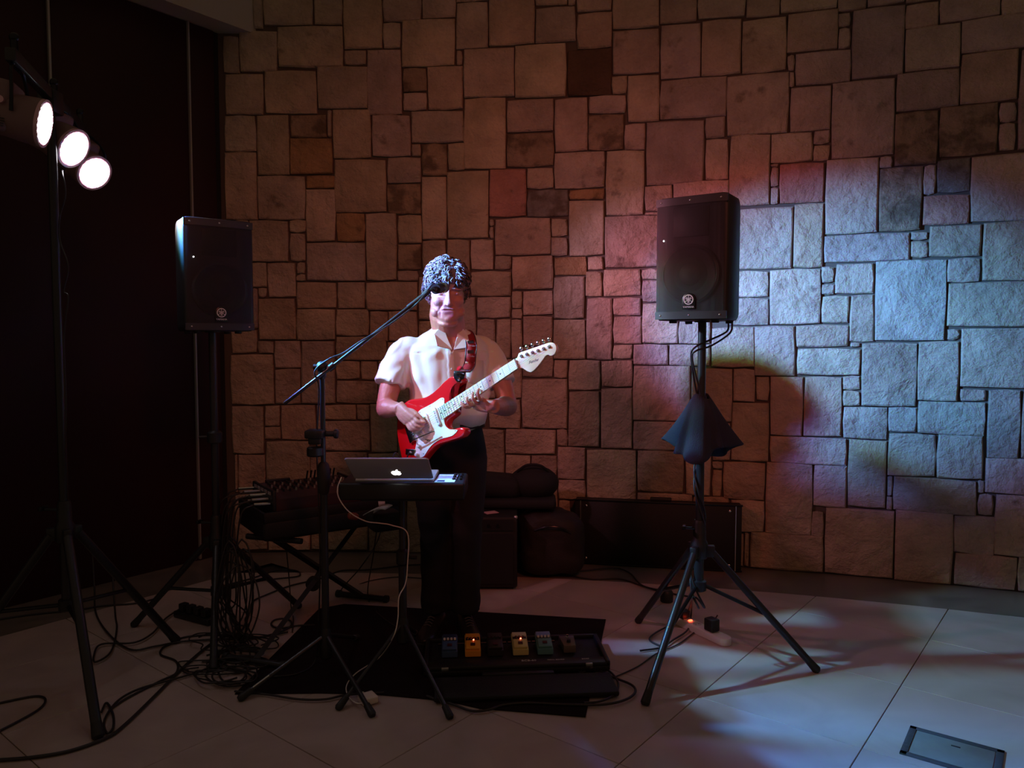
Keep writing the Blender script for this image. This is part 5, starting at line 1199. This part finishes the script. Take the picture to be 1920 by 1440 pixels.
SHOE = mat('shoe_leather', (.022, .017, .017), .35)
for A_, rz in ((AR, -.22), (AL, .26)):
    Ms = Matrix.Translation((A_.x, A_.y, .0062)) @ Matrix.Rotation(rz, 4, 'Z'); b = MB()
    sec = [(.070, .024, .0, .055), (.055, .034, .0, .075), (.0, .038, .0, .085), (-.06, .040, .0, .075), (-.12, .045, .0, .052), (-.17, .046, .0, .042), (-.205, .036, .0, .034), (-.222, .016, .004, .024)]
    b.loft([[(w*c_, y, z0+.012+(h-.012)*max(0, s_)**.7 if s_ > 0 else z0+.012) for c_, s_ in [(cos(2*pi*k/20), sin(2*pi*k/20)) for k in range(20)]] for y, w, z0, h in sec], M=Ms)
    so = b.build('shoe', SHOE, pl, ang=60)
    b = MB(); b.prism([(x, y) for x, y in [(-.020, .078), (.020, .078), (.036, .055), (.038, 0), (.044, -.08), (.049, -.15), (.040, -.205), (.018, -.228), (-.018, -.228), (-.040, -.205), (-.049, -.15), (-.044, -.08), (-.038, 0), (-.036, .055)]], 0, .014, bev=.002, M=Ms); b.build('sole', RUBBER, so)
    b = MB()
    for k in range(4): b.tube([Ms @ Vector((-.018, -.075-.018*k, .078-.006*k)), Ms @ Vector((0, -.075-.018*k, .084-.006*k)), Ms @ Vector((.018, -.080-.018*k, .078-.006*k))], .0022, 6)
    b.build('laces', mat('lace_grey', (.08, .07, .07), .7), so)

# --- guitar strap over his left shoulder
pts = []
def on_sh(x, z, off): return on_shirt(x, z, off)
ctr = [TM @ Vector((.100, .115, 1.18)), TM @ Vector((.098, .112, 1.33)), TM @ Vector((.090, .055, 1.432)), TM @ Vector((.090, -.02, 1.437)), TM @ Vector((.090, -.085, 1.408)), on_sh(.087, 1.365, .008), on_sh(.080, 1.32, .008), on_sh(.072, 1.28, .010)]
end = SBp+nz*.004
ctr += [ctr[-1].lerp(end, .5)+Vector((.0, -.018, .0)), end+Vector((.002, -.006, .03)), end-Vector((.0, .0, .012))]
C_ = spline(ctr, 5); tw = TM.to_3x3() @ Vector((1, 0, 0)); vs_, fs_ = [], []
for i, p in enumerate(C_):
    t = (C_[min(i+1, len(C_)-1)]-C_[max(i-1, 0)]).normalized(); sd_ = (tw-t*tw.dot(t)).normalized(); w = .025
    if i > len(C_)-5: w = .025*[1, .9, .7, .4][i-(len(C_)-4)]
    vs_ += [p-sd_*w, p+sd_*w]
    if i: fs_.append((2*i-2, 2*i-1, 2*i+1, 2*i))
nS = len(C_)
STRAP = mat('red_strap_webbing', (.30, .012, .016), .55, bump=.3, bscale=400); LEA = mat('black_strap_leather', (.014, .013, .015), .35)
sp = mesh_obj('guitar_strap', vs_, fs_, STRAP); sp.data.materials.append(LEA)
for i, f in enumerate(sp.data.polygons):
    if i > nS-11: f.material_index = 1
m_ = sp.modifiers.new('t', 'SOLIDIFY'); m_.thickness = .003; m_.offset = 0
tag(sp, 'red guitar strap with black leather tip over the shoulder of the man', 'strap')
EDGE = mat('strap_edge', (.02, .018, .02), .5); PALE = mat('strap_print', (.50, .42, .42), .5)
for s in (0, 1):
    b = MB(); b.tube([vs_[2*i+s]+Vector((0, -.001, 0)) for i in range(nS-10)], .0022, 6); b.build('edge_piping', EDGE, sp)
def strap_frame(i):
    p = C_[i]; t = (C_[i+1]-C_[i-1]).normalized(); sd_ = (tw-t*tw.dot(t)).normalized(); nn = sd_.cross(t*-1)
    if nn.y > 0: nn = -nn
    return p, t, sd_, nn
for i in (24, 29, 34, 39):
    p, t, sd_, nn = strap_frame(i); F_ = frame(sd_, nn.cross(sd_), nn, p+nn*.0028)
    b = MB(); b.box((0, .012, 0), (.030, .015, .0012), M=F_ @ Matrix.Rotation(.25, 4, 'Z')); b.build('printed_block', EDGE, sp)
    text('lettering', 'Fender', .0125, F_ @ Matrix.Translation((0, -.008, .0006)), PALE, sp, ext=.0002, shear=.3)
    b = MB()
    for s in (-1, 1): b.box((s*.019, .012, .0004), (.0014, .016, .0012), M=F_)
    b.build('printed_line', PALE, sp)
b = MB(); M_ = frame(nx, ny, nz, end); b.lathe([(.0085, .004), (.0085, .007), (.004, .011)], 14, M=M_); b.build('strap_button', CHROME, sp)
# red pick holder clipped on the strap edge
p, t, sd_, nn = strap_frame(38); b = MB(); F_ = frame(sd_, nn.cross(sd_), nn, p+sd_*-.031+nn*.004); b.box((0, 0, 0), (.012, .058, .010), bev=.003, M=F_)
for k in range(7): b.box((-.007, -.024+k*.008, 0), (.006, .003, .010), M=F_)
b.build('pick_holder', mat('pick_holder_red', (.80, .02, .05), .35), sp)

# ================================================================== CABLES
def floor_cable(label, px_pts, z=.0055, r=.0045, group=None, m=None, ends=(None, None), name='cable'):
    P = [fl(x, y, z) for x, y in px_pts]
    if ends[0]: P = [Vector(e) for e in ends[0]]+P
    if ends[1]: P = P+[Vector(e) for e in ends[1]]
    b = MB(); b.tube(spline(P, 8), r, 8); o = b.build(name, m or CABLE, ang=80); tag(o, label, 'cable', group); return o
floor_cable('thick black cable curving past the foot of the light stand at bottom left', [(-40, 1428), (0, 1425), (60, 1420), (130, 1408), (200, 1383), (235, 1358), (290, 1305), (345, 1250), (385, 1215), (410, 1198)], z=.0075, r=.006)
floor_cable('black cable making one flat loop at the left edge, in front', [(-30, 1325), (0, 1318), (60, 1306), (82, 1308), (84, 1318), (70, 1332), (35, 1352), (0, 1370), (-30, 1385)])
floor_cable('thin cable from the light stand foot to the tangle, upper of two', [(206, 1330), (240, 1308), (300, 1277), (330, 1262), (330, 1240), (302, 1228), (304, 1216), (318, 1208), (345, 1195), (400, 1190), (460, 1194)])
floor_cable('small cable loop behind the near foot of the light stand', [(190, 1335), (200, 1318), (212, 1340), (212, 1365), (200, 1374), (196, 1350), (220, 1315), (260, 1292), (320, 1275), (380, 1258)], z=.010)
floor_cable('straight dark cable along the floor before the left wall', [(-20, 1164), (60, 1152), (140, 1144), (190, 1136), (255, 1131), (300, 1120)])
floor_cable('cable falling beside the light stand and running right to the left stand', [(180, 1150), (205, 1190), (245, 1218), (290, 1212), (340, 1203), (400, 1199), (480, 1196), (540, 1185)], z=.009, ends=([fl(176, 1120)+Vector((0, 0, .25)), fl(178, 1130)+Vector((0, 0, .08))], None))
floor_cable('cable hooking back behind the leg of the light stand', [(216, 1150), (219, 1180), (208, 1222), (180, 1241), (176, 1230), (190, 1208), (250, 1205), (285, 1188), (310, 1160), (340, 1140)], z=.013, ends=([fl(212, 1130)+Vector((0, 0, .2))], None))
floor_cable('cable looping right out of the pedal board, inner loop', [(1085, 1262), (1112, 1246), (1142, 1258), (1159, 1280), (1152, 1302), (1125, 1315), (1095, 1318)], z=.012)
floor_cable('cable looping right out of the pedal board, outer loop', [(1080, 1268), (1112, 1254), (1150, 1270), (1184, 1284), (1191, 1298), (1172, 1312), (1130, 1321), (1060, 1321), (990, 1318), (944, 1322), (915, 1331), (885, 1333), (850, 1321), (800, 1305)], z=.011, r=.005)
floor_cable('thin cord from the pedal board to the white power strip', [(1100, 1288), (1146, 1272), (1195, 1250), (1230, 1226), (1273, 1207), (1310, 1180), (1330, 1176)], r=.003, z=.005, ends=(None, [fl(1345, 1180)+Vector((.0, 0, .07))]))
floor_cable('cable before the long case, running right along the wall', [(940, 1072), (1000, 1068), (1060, 1078), (1110, 1086), (1160, 1085), (1200, 1097), (1245, 1110), (1290, 1118)])
floor_cable('cable before the long case, arching up behind the other', [(1040, 1072), (1090, 1070), (1150, 1065), (1180, 1074), (1200, 1095), (1225, 1104), (1255, 1107)], z=.012)
floor_cable('cable running right from the tangle towards the trouser leg, behind the cross stand', [(455, 1180), (468, 1150), (474, 1128), (500, 1115), (545, 1098), (600, 1085), (640, 1070), (690, 1068), (760, 1060), (800, 1058)], z=.006)
floor_cable('cable behind the cross stand lying close to the wall', [(420, 1098), (470, 1085), (520, 1069), (556, 1070), (560, 1080), (520, 1085), (480, 1090), (410, 1100)], z=.006)
floor_cable('small flat cable loop left of the microphone stand', [(590, 1172), (560, 1173), (525, 1178), (509, 1172), (514, 1163), (532, 1160), (546, 1166), (540, 1178), (500, 1192), (460, 1198)], z=.006)
floor_cable('cable along the front of the carpet by the charger', [(440, 1296), (500, 1302), (560, 1311), (610, 1311), (650, 1303), (720, 1298)], z=.011)
floor_cable('thin cable hanging behind the microphone stand down to the floor', [(640, 1108), (690, 1090), (745, 1082), (800, 1085)], z=.006, r=.003, ends=([at(717, 985, 3.6), at(705, 1020, 3.6), at(675, 1065, 3.6)], None))
floor_cable('thin cable dropping from the mixer case behind the cross stand', [(546, 1140), (550, 1160), (548, 1185)], z=.006, r=.003, ends=([at(537, 1030, 3.55), at(542, 1085, 3.6)], None))
rt = random.Random(5)
for k in range(15):                       # the tangle under the left speaker stand
    cx_, cy_ = rt.uniform(375, 465), rt.uniform(1195, 1285); rx, ry = rt.uniform(25, 62), rt.uniform(9, 22); ph = rt.uniform(0, 6.28); pts = []
    for j in range(11):
        a = ph+j*.72; q = 1+.25*sin(j*1.7+k); pts.append((cx_+rx*q*cos(a)+j*rt.uniform(-1, 2), cy_+ry*q*sin(a)))
    P = [fl(x, y, .006+.004*(k % 6)+.006*abs(sin(i*1.3+k))) for i, (x, y) in enumerate(pts)]
    b = MB(); b.tube(spline(P, 7), rt.choice([.0032, .004, .0045]), 7); o = b.build('cable', CABLE, ang=80); tag(o, 'black cable coiled in the tangle on the floor under the left loudspeaker stand', 'cable', 'cables in the tangle on the floor')
for k in range(8):                        # long loops hanging against the stand
    cx_ = 428+k*4; zt = .52-.05*(k % 3); zb = .03+.03*(k % 4); Y = 3.22+.03*(k % 5); hw_ = .045+.012*(k % 3); c_ = at(cx_, 1100, Y); pts = []
    for j in range(13):
        a = 2*pi*j/12; pts.append(Vector((c_.x+hw_*sin(a)*(1+.3*sin(j+k)), Y+.02*cos(2*a+k), (zt+zb)/2+(zt-zb)/2*cos(a))))
    b = MB(); b.tube(spline(pts, 6), .0036, 7); o = b.build('cable', CABLE, ang=80); tag(o, 'slack black cable loop hanging in front of the left loudspeaker stand', 'cable', 'slack cable loops hanging by the left stand')
# microphone cable along the boom
bm0 = Vector((MC.x, MC.y, 0))+B0; bm1 = Vector((MC.x, MC.y, 0))+B1; dd_ = bm1-bm0
P = [mic.location-md*.085, mic.location-md*.11+Vector((-.02, 0, -.01)), bm0+dd_*.93+Vector((0, -.014, -.014)), bm0+dd_*.75+Vector((0, -.012, -.012)), bm0+dd_*.55+Vector((0, -.012, .010)), bm0+dd_*.42+Vector((0, -.01, .018)), bm0+dd_*.335+Vector((-.012, -.01, .030)), bm0+dd_*.27+Vector((-.030, -.01, .010)), at(598, 730, 3.05), at(594, 830, 3.06), at(597, 930, 3.06), at(600, 1040, 3.08), at(598, 1150, 3.1), fl(592, 1235, .03), fl(560, 1262, .012), fl(500, 1270, .012)]
b = MB(); b.tube(spline(P, 8), .0032, 8); o = b.build('microphone_cable', CABLE); tag(o, 'microphone cable running along the boom and down beside the stand', 'cable')
# loudspeaker cables, right
rot = Matrix.Rotation(radians(-34), 3, 'Z'); sb = Vector((RC.x, RC.y, 0))
for k, (o1, lab) in enumerate(((.0, 'upper of two black cables arching from the right loudspeaker to its pole'), (.03, 'lower of two black cables arching from the right loudspeaker to its pole'))):
    e = at(1366+k*7, 606, 3.32); P = [e+Vector((0, .0, .03)), e, at(1362+k*6, 622+k*3, 3.28), at(1330+k*4, 638+k*10, 3.2), at(1305, 650+k*8, 3.14), at(1296+k*2, 668+k*6, 3.15)]
    for i in range(1, 15):
        t = i/14; a = 2.4+i*1.05+k*.8; rr = .025 if t < .75 else .035; P.append(Vector((RC.x+rr*cos(a), RC.y+rr*sin(a), 1.25-t*1.0)))
    P += [at(1298+k*4, 1120, 3.17), fl(1296-k*8, 1150, .03), fl(1275-k*5, 1165, .012) if k else fl(1290, 1180, .012), fl(1230, 1186, .01) if k else fl(1262, 1200, .01), fl(1218, 1200, .008) if k else fl(1240, 1214, .008), fl(1240, 1212, .008) if k else fl(1200, 1220, .008)]
    b = MB(); b.tube(spline(P, 7), .0042, 8); o = b.build('speaker_cable', CABLE, ang=80); tag(o, lab, 'cable')
# guitar lead and light cable, white laptop cable
P = [G(-.048, -.074, .012), G(-.08, -.11, .03), at(740, 850, 3.12), at(728, 900, 3.30), at(712, 960, 3.5), at(700, 1040, 3.6), fl(690, 1120, .02), fl(720, 1160, .014), fl(800, 1210, .014), fl(826, 1235, .03)]
b = MB(); b.tube(spline(P, 8), .003, 8); o = b.build('guitar_cable', CABLE); tag(o, 'black guitar lead dropping from the red guitar behind the laptop', 'cable')
P = [HEADS[1]['p']+Vector((-.02, -.03, -.10)), at(118, 330, 2.93), at(123, 365, 2.92), at(112, 408, 2.94), at(112, 450, 2.94), at(128, 500, 2.93), at(120, 545, 2.94), at(128, 560, 2.93), at(120, 640, 2.93), at(124, 760, 2.93), at(120, 900, 2.93)]
b = MB(); b.tube(spline(P, 8), .003, 8); o = b.build('light_cable', CABLE); tag(o, 'thin cable hanging down the pole of the stage light stand', 'cable')
WC = mat('white_cable', (.72, .66, .60), .45)
P = [at(640, 895, 3.0), at(633, 915, 2.94), at(636, 935, 2.94), at(655, 960, 2.96), at(685, 977, 3.0), at(712, 981, 3.05), at(735, 985, 3.06), at(764, 1000, 3.06), at(764, 1060, 3.06), at(760, 1095, 3.05), at(748, 1120, 3.02), at(746, 1160, 3.0), at(737, 1195, 2.98), fl(712, 1232, .02), fl(668, 1262, .012), fl(650, 1285, .012), fl(653, 1305, .012), fl(668, 1318, .02), fl(684, 1318, .02)]
b = MB(); b.tube(spline(P, 8), .0024, 8); o = b.build('charging_cable', WC); tag(o, 'thin white charging cable hanging from the laptop and curling to the charger', 'cable')
